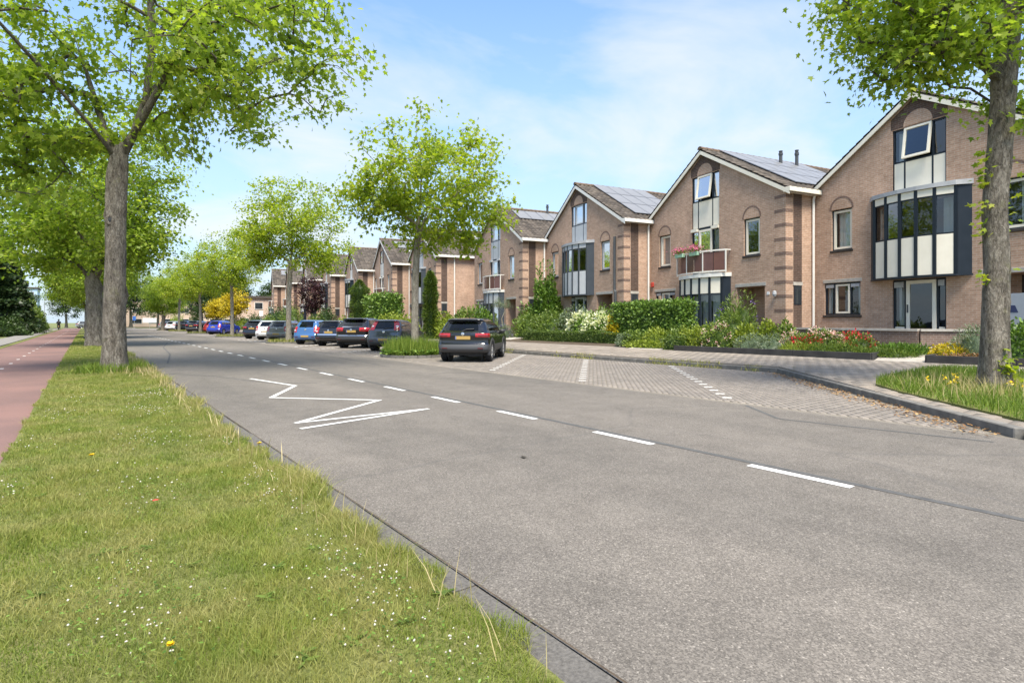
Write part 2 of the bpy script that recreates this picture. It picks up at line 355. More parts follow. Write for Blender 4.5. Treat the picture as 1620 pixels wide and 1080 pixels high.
structure(MB().box(-5.3, -3.75, -8, 140, -.05, .05).build('left_pavement', 'left_slab'))
structure(MB().quad((-3.75, -8, .012), (-3.4, -8, .012), (-3.4, 149, .012), (-3.75, 149, .012)).build('path_edge_strip', 'turf'))
def dash(parent, x, y0, y1, w, z=.004, dx=0):
    return MB().quad((x-w/2, y0, z), (x+w/2, y0, z), (x+w/2+dx, y1, z), (x-w/2+dx, y1, z)).build('lane_dash', 'road_paint', parent)
# centre line dashes
CX = 5.12
for k in range(34):
    y0 = -2.07+2.08*k-.0
    dash(road, CX, y0, y0+.92, .10)
MB().quad((CX+.075, -16, .003), (CX+.155, -16, .003), (CX+.16, 150, .003), (CX+.08, 150, .003)).build('road_seam', 'seam', road)
for k in range(40): dash(cyc, -1.95, 4+2.6*k, 4.3+2.6*k, .09, .006)
# zigzag marking
zz = [(3.22, 14.84), (3.64, 12.65), (2.71, 10.91), (4.15, 9.41), (2.32, 7.97), (4.33, 8.0), (2.25, 7.5)]
for k in range(6):
    a, b = Vector(zz[k]), Vector(zz[k+1]); d = (b-a).normalized(); n = Vector((-d.y, d.x))*.042; z = .004+.0006*k
    a2 = a-d*.03; b2 = b+d*.03
    MB().quad((*(a2-n), z), (*(b2-n), z), (*(b2+n), z), (*(a2+n), z)).build('zigzag_line', 'road_paint', road)
# patched joints in the asphalt
def joint(pts, w, z):
    m = MB()
    for k in range(len(pts)-1):
        a, b = Vector(pts[k]), Vector(pts[k+1]); d = (b-a).normalized(); n = Vector((-d.y, d.x))*w/2
        m.quad((*(a-n), z), (*(b-n), z), (*(b+n), z), (*(a+n), z))
    return m
joint([(8.72, 12.5), (7.9, 13.4), (7.2, 13.2)], .05, .0025).build('asphalt_joint', 'seam', road)
joint([(1.8, 17.6), (2.6, 16.2), (3.3, 13.6), (4.2, 12.9)], .05, .0026).build('asphalt_joint', 'seam', road)
joint([(8.35, 1.9), (7.9, 4.2), (8.74, 5.2)], .06, .0027).build('asphalt_joint', 'seam', road)
joint([(2.2, 22), (2.9, 28), (3.4, 36), (4.4, 44)], .06, .0028).build('asphalt_joint', 'seam', road)
joint([(7.4, 16), (7.75, 20), (7.9, 26)], .04, .0029).build('asphalt_joint', 'seam', road)

# gutter of concrete slabs beside the verge
gut = structure(MB().box(1.34, 1.645, -6, 149, -.05, -.004).build('gutter', 'soil'))
gm = [MB().box(0, .285, 0, .492, -.04, .012).mesh('gutter_slab', 'gutter', bevel=.006) for _ in range(1)]
for k in range(150):
    link('gutter_slab', gm[0], gut, (1.35+random.uniform(-.004, .004), -2+.5*k, random.uniform(-.006, .002)), (random.uniform(-.006, .006), 0, random.uniform(-.006, .006)))

MB().quad((1.637, -6, .0135), (1.647, -6, .0135), (1.647, 149, .0135), (1.637, 149, .0135)).build('gutter_joint', 'soil', gut)
# parking bays: clinker pavers laid on the slant of the bays
bay = structure(MB().prism([(8.78, 1.75), (15.02, 8.0), (15.02, 140), (8.78, 140)], -.05, -.004).build('parking_bay', 'joint_sand'))
def paver_template(l, w, h, b=.004):
    V = [(0, 0, 0), (l, 0, 0), (l, w, 0), (0, w, 0), (b, b, h), (l-b, b, h), (l-b, w-b, h), (b, w-b, h)]
    F = [(4, 5, 6, 7), (0, 1, 5, 4), (1, 2, 6, 5), (2, 3, 7, 6), (3, 0, 4, 7)]
    return np.array(V), np.array(F)
a45 = np.array([1, 1])/math.sqrt(2); n45 = np.array([1, -1])/math.sqrt(2)
cells = []
for i in range(-60, 230):
    for j in range(-320, 60):
        pa = i*.206+(.103 if j % 2 else 0); pn = j*.103
        c0 = a45*(pa+.1)+n45*(pn+.05)
        if 8.86 < c0[0] < 14.94 and -6.85 < c0[1]-c0[0] < 22: cells.append((pa, pn, c0[0], c0[1]))
cells.sort(key=lambda c: c[2]**2+c[3]**2)
PV, PF = paver_template(.2, .097, .02)
pm = np_mesh('paver', PV, PF, 'paver', rnd=np.zeros(len(PF)))
rz45 = math.atan2(1, 1)
def place45(pa, pn): return a45*pa+n45*(pn+.097)          # template y runs to +n of the rotated frame
for c in cells[:300]:
    p = place45(c[0], c[1]); link('paver', pm, bay, (p[0], p[1], -.012+random.uniform(-.002, .002)), (0, 0, rz45))
rest = cells[300:]
P0 = np.array([place45(c[0], c[1]) for c in rest]); ca = math.cos(rz45); sa = math.sin(rz45)
rot = np.stack([PV[:, 0]*ca-PV[:, 1]*sa, PV[:, 0]*sa+PV[:, 1]*ca, PV[:, 2]], 1)
VV = rot[None]+np.concatenate([P0, -.012+rng.uniform(-.002, .002, (len(P0), 1))], 1)[:, None, :]
FF = PF[None]+(np.arange(len(rest))*8)[:, None, None]
reg(link('paver_field', np_mesh('paver_field', VV.reshape(-1, 3), FF.reshape(-1, 4), 'paver', rnd=np.repeat(rng.random(len(rest)), 5)), bay), kind='stuff')
structure(MB().quad((8.8, 31, .004), (15, 37, .004), (15, 140, .004), (8.8, 140, .004)).build('far_bay_paving', 'paver'))
wp = MB().box(-.045, .045, -.085, .085, 0, .022).mesh('white_paver', 'white_paver', bevel=.004)
for dline in (-3.4, .35, 4.0, 12.1, 15.6, 19.2, 22.8, 30, 33.6, 37.2):
    for k in range(14):
        x = 9.3+k*.4
        link('white_paver', wp, bay, (x, x+dline, -.008+(.01 if dline > 22 else 0)), (0, 0, rz45+random.uniform(-.03, .03)))
# kerb stones
kerb = structure(MB().box(15.03, 15.14, 8.0, 140, -.05, .09).build('kerb', 'kerb'))
ks = MB().box(0, .985, 0, .15, -.05, .12).mesh('kerb_stone', 'kerb', bevel=.012)
def kerb_run(p, q, z=0):
    p, q = Vector(p), Vector(q); L = (q-p).length; d = (q-p)/L; n = max(1, round(L))
    for k in range(n):
        c = p+d*(L*k/n); link('kerb_stone', ks, kerb, (c.x, c.y, z+random.uniform(-.004, .004)), (0, 0, math.atan2(d.y, d.x)+random.uniform(-.004, .004)))
kerb_run((15.16, 7.95), (15.16, 75)); kerb_run((8.95, 1.72), (15.1, 7.9)); kerb_run((9.0, -8), (9.0, 1.7))

# pavement on the right
VERGE2 = [(9.15, -9), (9.15, 1.55), (11.5, 3.95), (12.3, 4.6), (13.6, 5.0), (16.6, 5.1), (17.2, 4.6), (17.2, -9)]
def inpoly(x, y, P):
    r = False; j = len(P)-1
    for i in range(len(P)):
        if (P[i][1] > y) != (P[j][1] > y) and x < (P[j][0]-P[i][0])*(y-P[i][1])/(P[j][1]-P[i][1])+P[i][0]: r = not r
        j = i
    return r
pav = structure(MB().prism([(9.0, -10), (19.2, -10), (19.2, 17.2), (20.45, 17.2), (20.45, 140), (15.1, 140), (15.1, 8.0), (9.0, 1.8)], -.05, lambda x, y: zf(x)-.012).build('right_pavement', 'tile_grey'))
cells = []
for i in range(0, 40):
    for j in range(-8, 110):
        x = 8.9+i*.303; y = j*.303+(.15 if i % 2 else 0)
        cx, cy = x+.15, y+.15
        if cx > 18.95 or cy-cx > 9.5 or cx < 9.2 or (cx < 15.2 and cy-cx > -7.35) or cx < 15.25 and cy > 7.7 or inpoly(cx, cy, VERGE2): continue
        cells.append((x, y))
cells.sort(key=lambda c: c[0]**2+c[1]**2)
TV, TF = paver_template(.3, .3, .03, .004); tm = np_mesh('pavement_tile', TV, TF, 'tile_grey', rnd=np.zeros(5))
for c in cells[:300]: link('pavement_tile', tm, pav, (c[0], c[1], zf(c[0])-.024+random.uniform(-.003, .003)), (random.uniform(-.006, .006), -.013, 0))
rest = cells[300:]
P0 = np.array([(x, y, zf(x)-.024+random.uniform(-.003, .003)) for x, y in rest])
VV = TV[None]+P0[:, None, :]; FF = TF[None]+(np.arange(len(rest))*8)[:, None, None]
reg(link('pavement_tile_field', np_mesh('pavement_tile_field', VV.reshape(-1, 3), FF.reshape(-1, 4), 'tile_grey', rnd=np.repeat(rng.random(len(rest)), 5)), pav), kind='stuff')
# verges
def bumpz(x, y): return .03+.018*math.sin(x*2.3+y*.9)*math.sin(y*1.7)+.012*math.sin(x*5+y*3.1)
grid_sheet('grass_verge', -.64, 1.45, -4, 149, 12, 460, 'turf', bumpz)
structure(MB().prism(VERGE2, -.05, lambda x, y: zf(x)+.03).build('tree_verge', 'turf'))
# garden ground rises from the pavement to the houses
def zg(x, y=0): return .20+.40*min(1, max(0, (x-19)/4.5))
grid_sheet('garden_ground', 19.05, 60, -12, 150, 30, 60, 'soil', lambda x, y: zg(x) if not (y > 17.2 and x < 20.4) else .15)
structure(MB().prism([(18.98, 7.15), (19.1, 5.9), (21.2, 5.9), (22.6, 6.6), (22.6, 8.0), (20.4, 7.4)], .1, lambda x, y: zg(x)+.02).build('garden_path', 'pale_slab'))
structure(MB().prism([(19.0, 15.2), (19.0, 16.9), (22.8, 17.2), (22.8, 15.4)], .1, lambda x, y: zg(x)+.02).build('garden_path', 'pale_slab'))
structure(MB().prism([(20.3, 27.2), (20.3, 28.9), (23.2, 28.9), (23.2, 27.2)], .1, lambda x, y: zg(x)+.02).build('garden_path', 'pale_slab'))
# ------------------------------------------------------------------ houses (u = along the facade away from the near corner, local x = -u, local y = into the house)
PHI = R(11.6); D = 23.4; HW = 8.74
EAVE, APEX, UA = 7.08, 9.86, 4.75
def poly_wall(outer, holes, reveal, material, name, parent, y=0, fmap=None):
    """flat wall with openings in the local x-z plane, reveals running inwards"""
    fmap = fmap or (lambda u, yy, z: (-u, yy, z))
    bm = bmesh.new(); edges = []
    def loop(pts):
        vs = [bm.verts.new(fmap(u, y, z)) for u, z in pts]
        for k in range(len(vs)): edges.append(bm.edges.new((vs[k], vs[(k+1) % len(vs)])))
    loop(outer)
    for h in holes: loop([(h[0], h[2]), (h[1], h[2]), (h[1], h[3]), (h[0], h[3])])
    bmesh.ops.triangle_fill(bm, edges=edges, use_beauty=True)
    for h in holes:
        c = [(h[0], h[2]), (h[1], h[2]), (h[1], h[3]), (h[0], h[3])]
        for k in range(4):
            a, b = c[k], c[(k+1) % 4]
            bm.faces.new([bm.verts.new(fmap(*q)) for q in ((a[0], y, a[1]), (b[0], y, b[1]), (b[0], y+reveal, b[1]), (a[0], y+reveal, a[1]))])
    bmesh.ops.dissolve_limit(bm, angle_limit=.01, verts=bm.verts[:], edges=bm.edges[:])
    bmesh.ops.recalc_face_normals(bm, faces=bm.faces)
    me = bpy.data.meshes.new(name); bm.to_mesh(me); bm.free(); me.materials.append(M[material])
    return link(name, me, parent)
def bars(u0, u1, z0, z1, y0, y1, w):
    m = MB(); m.box(-u0-w, -u0, y0, y1, z0, z1); m.box(-u1, -u1+w, y0, y1, z0, z1)
    m.box(-u1+w, -u0-w, y0, y1, z0, z0+w); m.box(-u1+w, -u0-w, y0, y1, z1-w, z1); return m
def pane(parent, u0, u1, z0, z1, y, name='pane'):
    return MB().quad((-u0, y, z0), (-u1, y, z0), (-u1, y, z1), (-u0, y, z1)).build(name, 'glass', parent)
def curtain(parent, u0, u1, z0, z1, y):
    n = max(6, int((u1-u0)/.045)); V = []; F = []
    for k in range(n+1):
        u = u0+(u1-u0)*k/n; V += [(-u, y+.03*math.sin(k*1.9), z0), (-u, y+.03*math.sin(k*1.9), z1)]
    for k in range(n): F.append((2*k, 2*k+2, 2*k+3, 2*k+1))
    return link('curtain', np_mesh('curtain', V, F, 'curtain', smooth=True), parent)
def window(parent, u0, u1, z0, z1, fm, w=.07, y=.09, cur=None, outer=None, name='window'):
    if outer:
        bars(u0, u1, z0, z1, y-.005, y+.085, .05).build('outer_frame', outer, parent); u0 += .05; u1 -= .05; z0 += .05; z1 -= .05
    f = bars(u0, u1, z0, z1, y, y+.075, w).build(name, fm, parent)
    pane(f, u0+w, u1-w, z0+w, z1-w, y+.04)
    for c in cur or []: curtain(f, u0+(u1-u0)*c[0], u0+(u1-u0)*c[1], z0+.02, z1-.02, y+.22)
    return f
def arch(parent, uc, zb, r, ry, mt='brick_band'):
    """shallow brick arch over an opening"""
    def half(r1, r2, n=14): return [(r1*math.cos(math.pi*k/n), r2*math.sin(math.pi*k/n)) for k in range(n+1)]
    o = half(r, ry); MB().hprism([(-uc+x, zb+z) for x, z in o], -.006, .05).build('arch_infill', 'brick', parent)
    m = MB(); a = half(r+.075, ry+.075); b = half(r+.002, ry+.002)
    for k in range(len(a)-1): m.hprism([(-uc+b[k][0], zb+b[k][1]), (-uc+a[k][0], zb+a[k][1]), (-uc+a[k+1][0], zb+a[k+1][1]), (-uc+b[k+1][0], zb+b[k+1][1])], -.014, .05)
    m.build('arch_ring', mt, parent)
def lintel(parent, u0, u1, z0, z1, mt='concrete', y0=-.02): return MB().box(-u1, -u0, y0, .1, z0, z1).build('lintel', mt, parent, bevel=.008)

# roof tiles ----------------------------------------------------
def tile_template():
    cs = [(0, .0), (.05, .012), (.1, .042), (.16, .05), (.215, .03), (.26, .005), (.305, .0)]
    V = []; F = []
    for b, dz in ((-.03, .018), (.37, -.012)):
        for a, z in cs: V.append((a, b, z+dz+.012))
    for a, z in cs: V.append((a, -.03, z-.02))
    n = len(cs)
    for k in range(n-1): F.append((k, k+1, n+k+1, n+k)); F.append((2*n+k, 2*n+k+1, k+1, k))
    return np.array(V), np.array(F)
TLV, TLF = tile_template(); TILE = np_mesh('roof_tile', TLV, TLF, 'roof_tile', rnd=np.zeros(len(TLF)))
def slope_frame(near):
    if near: e = np.array([.30, 0, EAVE-.165]); a = np.array([0, 1, 0.])
    else: e = np.array([-HW-.05, 0, EAVE]); a = np.array([0, -1, 0.])
    top = np.array([-UA, 0, APEX]); b = top-e; L = np.linalg.norm(b); b /= L; n = np.cross(a, b)
    return e, a, b, n, L
DEPTH = 10.2
def tile_cells(near):
    e, a, b, n, L = slope_frame(near); rows = int(L/.345); out = []
    for r in range(rows):
        for c in range(int(DEPTH/.30)):
            y = -.17+c*.30 if near else -.17+(c+1)*.30
            out.append((r, c, e+b*(r*L/rows)+np.array([0, y, 0])))
    return out
def joined_tiles(cells, near):
    e, a, b, n, L = slope_frame(near); Rm = np.stack([a, b, n], 1)
    T = TLV @ Rm.T; P = np.array([c[2] for c in cells]); V = (T[None]+P[:, None]).reshape(-1, 3)
    F = (TLF[None]+(np.arange(len(cells))*len(TLV))[:, None, None]).reshape(-1, 4)
    return np_mesh('tile_field', V, F, 'roof_tile', rnd=np.repeat(rng.random(len(cells)), len(TLF)))
NEAR = tile_cells(True); FAR = tile_cells(False)
FARMESH = joined_tiles(FAR, False); NEARMESH = joined_tiles(NEAR, True)
# the tiles one sees best: the verge columns and the eave rows
NSORT = sorted(NEAR, key=lambda c: min(c[1]*1.0, c[0]*1.15+2) + .15*c[1]); NRESTMESH = joined_tiles(NSORT[300:], True)
RIDGE = MB()
for k in range(7):
    pass
def ridge_mesh():
    m = MB(); n = 8; V = []
    for y in (0, .40):
        r = .13 if y == 0 else .115
        for k in range(n+1): an = math.pi*(-.05+1.1*k/n); m.v.append((r*math.cos(an)*1.1, y, r*math.sin(an)))
    for k in range(n): m.f.append((k, k+1, n+1+k+1, n+1+k))
    m.f.append(tuple(range(n, -1, -1)))
    return m.mesh('ridge_tile', 'ridge_tile')
RIDGEM = ridge_mesh()
def roof(parent, single, solar, skylight=None, pipes=()):
    e, a, b, n, L = slope_frame(True)
    rf = MB(); e2, _, _, _, _ = slope_frame(False); th = .14
    rf.hprism([(e[0], e[2]-.03), (-UA, APEX-.03), (e2[0], e2[2]-.03), (e2[0], e2[2]-th-.03), (-UA, APEX-th-.05), (e[0], e[2]-th-.03)], -.13, DEPTH)
    ro = rf.build('roof', 'roof_tile', parent)
    reg(link('tile_field', FARMESH, ro), kind='stuff')
    Rm = Matrix(((a[0], b[0], n[0]), (a[1], b[1], n[1]), (a[2], b[2], n[2])))
    if single:
        reg(link('tile_field', NRESTMESH, ro), kind='stuff')
        for c in NSORT[:300]: link('roof_tile', TILE, ro, tuple(c[2]), Rm.to_euler())
    else: reg(link('tile_field', NEARMESH, ro), kind='stuff')
    for k in range(26): link('ridge_tile', RIDGEM, ro, (-UA, -.2+.4*k, APEX+.005), (.012, 0, 0))
    for (y, t) in solar:                                  # panels 1.0 along the ridge x 1.66 down the slope
        o = e+b*t+n*.13+np.array([0, y, 0])
        f = MB().box(0, .99, 0, 1.64, -.035, -.004).build('solar_panel', 'solar_frame', ro, loc=tuple(o), rot=Rm.to_euler())
        for q in range(2): MB().quad((.02, .02+q*.805, 0), (.97, .02+q*.805, 0), (.97, .82+q*.80, 0), (.02, .82+q*.80, 0)).build('solar_cell_sheet', 'solar', f)
    if skylight:
        o = e+b*skylight[1]+n*.1+np.array([0, skylight[0], 0])
        f = MB().box(0, 1.2, 0, .9, -.05, .03).build('skylight', 'white_paint', ro, loc=tuple(o), rot=Rm.to_euler())
        MB().quad((.1, .1, .034), (1.1, .1, .034), (1.1, .8, .034), (.1, .8, .034)).build('pane', 'solar', f)
    for (y, t, h) in pipes:
        o = e+b*t+np.array([0, y, 0])
        MB().lathe([(.09, -.3), (.085, h*.7), (.11, h*.72), (.11, h*.85), (.075, h*.87), (.1, h)], 14).build('flue_pipe', 'dark_pipe', ro, loc=tuple(o), smooth=False)
    return ro

def bow_pts(n=5, u0=3.22, u1=5.98, d0=.30, d1=.62):
    out = []
    for k in range(n+1):
        s = -1+2*k/n; out.append((.5*(u0+u1)+s*.5*(u1-u0), d0+(d1-d0)*(1-s*s)))
    return out
def facet(m, p, q, t0, t1, z0, z1, off, th):
    """upright board between two plan points (u,d), fractions t0..t1, pushed out by off"""
    a = Vector((-p[0], -p[1])); b = Vector((-q[0], -q[1])); d = (b-a); n = Vector((d.y, -d.x)).normalized()
    if n.y > 0: n = -n
    A = a+d*t0+n*off; B = a+d*t1+n*off; C = B-n*th; E_ = A-n*th
    m.prism([tuple(A), tuple(B), tuple(C), tuple(E_)], z0, z1); return m
def bow(parent, zs, pal, name, ends):
    """glazed bow: zs = list of (z0,z1,kind)"""
    P = bow_pts(); b = MB()
    zlo, zhi = zs[0][0], zs[-1][1]
    fr = MB()
    ep = [(ends[0], -.02), P[0]], [P[-1], (ends[1], -.02)]
    for (p, q) in ep: facet(fr, p, q, 0, 1, zlo, zhi, .012, .05)
    for k, p in enumerate(P):                              # dark posts
        fr.prism([(-p[0]-.055, -p[1]-.03), (-p[0]+.055, -p[1]-.03), (-p[0]+.055, -p[1]+.07), (-p[0]-.055, -p[1]+.07)], zlo+.002, zhi-.002)
    root = fr.build(name, pal['dark'], parent)
    for k in range(len(P)-1):
        for (z0, z1, kind) in zs:
            if kind == 'panel': facet(MB(), P[k], P[k+1], .09, .91, z0+.012, z1-.012, .0, .04).build('panel', pal['panel'], root)
            elif kind == 'head': facet(MB(), P[k], P[k+1], .09, .91, z0+.006, z1-.01, .02, .06).build('head_panel', pal['panel'], root)
            elif kind == 'glass':
                facet(MB(), P[k], P[k+1], .09, .91, z0, z0+.045, 0, .05).build('window_bar', pal['dark'], root); facet(MB(), P[k], P[k+1], .09, .91, z1-.045, z1, 0, .05).build('window_bar', pal['dark'], root)
                a, q = P[k], P[k+1]; f = lambda t: (-(a[0]+(q[0]-a[0])*t), -(a[1]+(q[1]-a[1])*t)+.02)
                x0, x1 = f(.09), f(.91)
                MB().quad((*x0, z0+.045), (*x1, z0+.045), (*x1, z1-.045), (*x0, z1-.045)).build('pane', 'glass', root)
    outline = [(ends[0]-.06, -.02)]+[(p[0]+(.04 if p[0] > 4.6 else -.04), p[1]+.08) for p in P]+[(ends[1]+.06, -.02)]
    return root, [(-u, -d) for u, d in outline]

def house(n_s, kind, pal, single=False, solar=(), skylight=None, pipes=(), p_side=1.79, detail=True, cur=(0, 1)):
    h = empty('terraced_house', (D, n_s, 0), math.atan2(-math.cos(PHI), -math.sin(PHI)))
    ww = HW
    holes = [(7.08, 7.97, 4.34, 6.02), (1.31, 2.2, 4.35, 6.0), (6.73, 8.29, 1.66, 3.0), (1.05, 2.6, .75, 2.95)]
    if kind == 'A': holes += [(3.67, 5.5, 6.22, 8.6), (3.45, 5.75, 4.45, 5.75), (3.67, 5.49, .75, 2.95)]
    else: holes += [(3.67, 5.5, 3.75, 8.6), (3.45, 5.75, .95, 3.3)]
    zn = EAVE-.10
    poly_wall([(0, .1), (0, zn), (UA, APEX-.16), (ww, zn), (ww, .1)], holes, .14, 'brick', 'front_wall', h)
    # side walls, back, floors
    sw = MB().quad((0, .0, .1), (0, DEPTH-.1, .1), (0, DEPTH-.1, zn), (0, 0, zn)); sw.build('side_wall', 'brick', h)
    MB().quad((-ww+.03, .01, .1), (-ww+.03, DEPTH-.1, .1), (-ww+.03, DEPTH-.1, zn), (-ww+.03, .01, zn)).build('side_wall', 'brick', h)
    i = MB(); i.v += [(0, DEPTH-.1, .1), (-ww, DEPTH-.1, .1), (-ww, DEPTH-.1, zn), (-UA, DEPTH-.1, APEX-.16), (0, DEPTH-.1, zn)]; i.f.append((0, 1, 2, 3, 4)); i.build('back_wall', 'brick', h)
    fl = MB()
    for z in (.6, 3.3, 6.05): fl.box(-ww+.06, -.03, .16, DEPTH-.2, z, z+.12 if z > 1 else .74)
    fl.build('floor', 'interior_wall', h)
    MB().box(-ww+.06, -.03, 4.2, 4.3, .76, 3.28).build('inner_wall', 'interior_wall', h); MB().box(-ww+.06, -.03, 4.0, 4.1, 3.44, 6.0).build('inner_wall', 'interior_wall', h)
    # windows
    w = window(h, 7.08, 7.97, 4.34, 6.02, pal['frame'], .085, cur=[(.1, .9)] if 0 in cur else [(.05, .3)], outer=pal['dark']); arch(h, 7.525, 6.03, .445, .45)
    w = window(h, 1.31, 2.2, 4.35, 6.0, pal['frame'], .085, cur=[(.1, .35)], outer=pal['dark']); arch(h, 1.755, 6.01, .445, .47)
    for (a, b, z) in ((7.03, 8.02, 4.34), (1.26, 2.25, 4.35), (6.68, 8.34, 1.66)): MB().box(-b, -a, -.05, .06, z-.1, z-.003).build('sill', 'sill_dark', h, bevel=.01)
    bars(6.73, 8.29, 1.66, 3.0, .085, .17, .06).build('outer_frame', pal['dark'], h)
    MB().box(-7.18-.03, -7.18+.03, .084, .17, 1.72, 2.94).build('mullion', pal['dark'], h); MB().box(-7.87-.03, -7.87+.03, .084, .17, 1.72, 2.94).build('mullion', pal['dark'], h)
    window(h, 7.22, 7.83, 1.73, 2.93, pal['frame'], .075, y=.07)
    for a, b in ((6.79, 7.15), (7.90, 8.23)):
        p = pane(h, a, b, 1.72, 2.94, .12); MB().box(-b, -a, .03, .1, 2.8, 2.93).build('blind_box', 'lead', h)
        curtain(h, a+.18 if a > 7.5 else a, b if a > 7.5 else a+.16, 1.74, 2.9, .25)
    lintel(h, 6.66, 8.34, 3.005, 3.14)
    # tall window column in the gable
    zb = 6.22 if kind == 'A' else 5.98
    cols = [(3.72, 4.1), (4.16, 5.05), (5.11, 5.45)]
    m = bars(3.67, 5.5, zb, 8.6, .05, .15, .05)
    for u in (4.13, 5.08): m.box(-u-.03, -u+.03, .05, .15, zb+.05, 8.55)
    m.box(-5.45, -3.72, .048, .15, 7.34, 7.39); cw = m.build('gable_window', pal['dark'], h)
    for k, (a, b) in enumerate(cols):
        MB().box(-b, -a, .055, .1, zb+.06, 7.33).build('panel', pal['panel'], cw)
        if k != 1: pane(cw, a, b, 7.4, 8.55, .1)
        elif detail == 'open':
            f = bars(a-.02, b+.02, -1.16, 0, -.04, .04, .075).build('open_sash', pal['frame'], h, loc=(0, .03, 8.57), rot=(R(-9), 0, 0))
            pane(f, a+.05, b-.05, -1.08, -.07, 0)
        else: window(h, a, b, 7.4, 8.55, pal['frame'], .07, y=.06, cur=[(.0, 1)], name='sash')
    curtain(cw, 5.15, 5.4, 7.42, 8.5, .3)
    # dark brickwork round the gable arch
    zt = lambda u: EAVE+(APEX-EAVE)*(u/UA if u < UA else (HW-u)/(HW-UA))-.35
    q = MB(); q.hprism([(-3.62, 8.62), (-5.55, 8.62), (-5.55, zt(5.55)+.06), (-UA, zt(UA)+.1), (-3.62, zt(3.62)+.12)], -.004, .05); q.build('dark_brickwork', 'brick_dark', h)
    o = MB(); n_ = 14; pts = [(-4.6+.5*math.cos(math.pi*k/n_), 8.63+.52*math.sin(math.pi*k/n_)) for k in range(n_+1)]
    MB().hprism(pts, -.012, .03).build('gable_arch', 'brick', h)
    # bow
    if kind == 'A':
        root, ol = bow(h, [(3.02, 4.42, 'panel'), (4.42, 5.78, 'glass'), (5.78, 6.05, 'head')], pal, 'bow_window', (2.88, 6.31))
        MB().prism(ol, 6.05, lambda x, y: 6.17+.06*(1+y)).build('bow_roof', 'lead', root); MB().prism([(x*.99-.04, y*.94) for x, y in ol], 2.96, 3.015).build('bow_floor', pal['dark'], root)
        curtain(root, 3.3, 3.75, 4.48, 5.72, .0); curtain(root, 5.62, 5.92, 4.48, 5.72, .0)
        # glazed garden door with sidelights
        m = bars(3.67, 5.49, .75, 2.95, .06, .16, .06)
        for u in (3.97, 5.06): m.box(-u-.035, -u+.035, .06, .16, .81, 2.89)
        dw = m.build('door_frame', pal['dark'], h)
        d = bars(4.01, 5.02, .78, 2.9, .03, .1, .125).build('garden_door', pal['frame'], h); pane(d, 4.13, 4.9, .9, 2.78, .06)
        MB().box(-4.985, -4.945, .0, .03, 1.72, 2.02).build('door_handle', 'dark_pipe', d)
        for a, b in ((3.73, 3.93), (5.1, 5.43)):
            pane(dw, a, b, 1.2, 2.88, .1); MB().box(-b, -a, .07, .12, .82, 1.2).build('panel', pal['panel'], dw); MB().box(-b, -a, .0, .08, 2.66, 2.87).build('blind_box', 'lead', dw)
            curtain(dw, a, b if a > 5 else a+.08, 1.25, 2.8, .3)
    else:
        root, ol = bow(h, [(.8, 2.72, 'glass'), (2.72, 3.5, 'panel')], pal, 'bow_window', (2.95, 6.25))
        MB().prism(ol, 3.5, 3.68).build('balcony_deck', 'white_paint', root)
        MB().prism([(x, y*.97) for x, y in ol], .35, .8).build('bow_plinth', 'concrete', root)
        for k in range(4): curtain(root, 3.35+.65*k, 3.9+.65*k, .85, 2.65, -.12)
        P = bow_pts(6, 2.98, 6.22, .3, .7); rl = MB()
        m = MB()
        for k in range(len(P)-1):
            facet(m, P[k], P[k+1], -.02, 1.02, 4.70, 4.76, .03, .06); facet(m, P[k], P[k+1], -.02, 1.02, 3.72, 3.78, .02, .04)
            facet(MB(), P[k], P[k+1], .03, .97, 3.80, 4.66, .0, .012).build('balustrade_panel', pal['glass_panel'], root)
        for k in (0, 2, 4, 6): m.box(-P[k][0]-.025, -P[k][0]+.025, -P[k][1]-.02, -P[k][1]+.03, 3.69, 4.74)
        for p in (P[0], P[-1]): m.box(-p[0]-.03, -p[0]+.03, -p[1], -.0, 4.705, 4.755)
        m.build('balcony_rail', 'white_paint', root)
        m = bars(3.67, 5.5, 3.75, 5.98, .06, .16, .05)
        for u in (4.13, 5.08): m.box(-u-.03, -u+.03, .06, .16, 3.8, 5.93)
        dw = m.build('door_frame', pal['dark'], h)
        d = bars(4.17, 5.04, 3.78, 5.92, .03, .1, .11).build('balcony_door', pal['frame'], h); pane(d, 4.28, 4.93, 4.5, 5.8, .06); MB().box(-4.93, -4.28, .05, .08, 3.89, 4.48).build('panel', pal['panel'], d)
        for a, b in ((3.72, 4.09), (5.12, 5.45)):
            pane(dw, a, b, 4.5, 5.9, .1); MB().box(-b, -a, .07, .12, 3.82, 4.5).build('panel', pal['panel'], dw); MB().box(-b-.04, -a+.04, -.08, .08, 5.86, 6.0).build('blind_box', pal['panel'], dw)
        curtain(dw, 3.75, 5.4, 3.85, 5.88, .35)
    # porch recess and front door
    m = MB(); m.quad((-1.05, .14, .75), (-1.05, 1.2, .75), (-1.05, 1.2, 2.95), (-1.05, .14, 2.95)); m.quad((-2.6, .14, .75), (-2.6, 1.2, .75), (-2.6, 1.2, 2.95), (-2.6, .14, 2.95))
    m.quad((-1.05, .14, 2.95), (-1.05, 1.2, 2.95), (-2.6, 1.2, 2.95), (-2.6, .14, 2.95)); m.build('porch', 'brick', h)
    MB().box(-2.6, -1.05, .0, 1.2, .6, .75).build('porch_step', 'concrete', h)
    fd = MB().box(-2.0, -1.06, 1.12, 1.2, .76, 2.94).build('front_door', 'timber_dark', h); MB().box(-1.85, -1.25, 1.105, 1.12, 2.1, 2.8).build('door_light', 'lead', fd)
    MB().box(-1.98, -1.9, 1.08, 1.12, 1.7, 1.95).build('door_handle', 'chrome', fd)
    MB().box(-2.6, -2.0, 1.12, 1.2, .76, 2.94).build('porch_wall', 'brick', h)
    lintel(h, .98, 2.68, 2.955, 3.11)
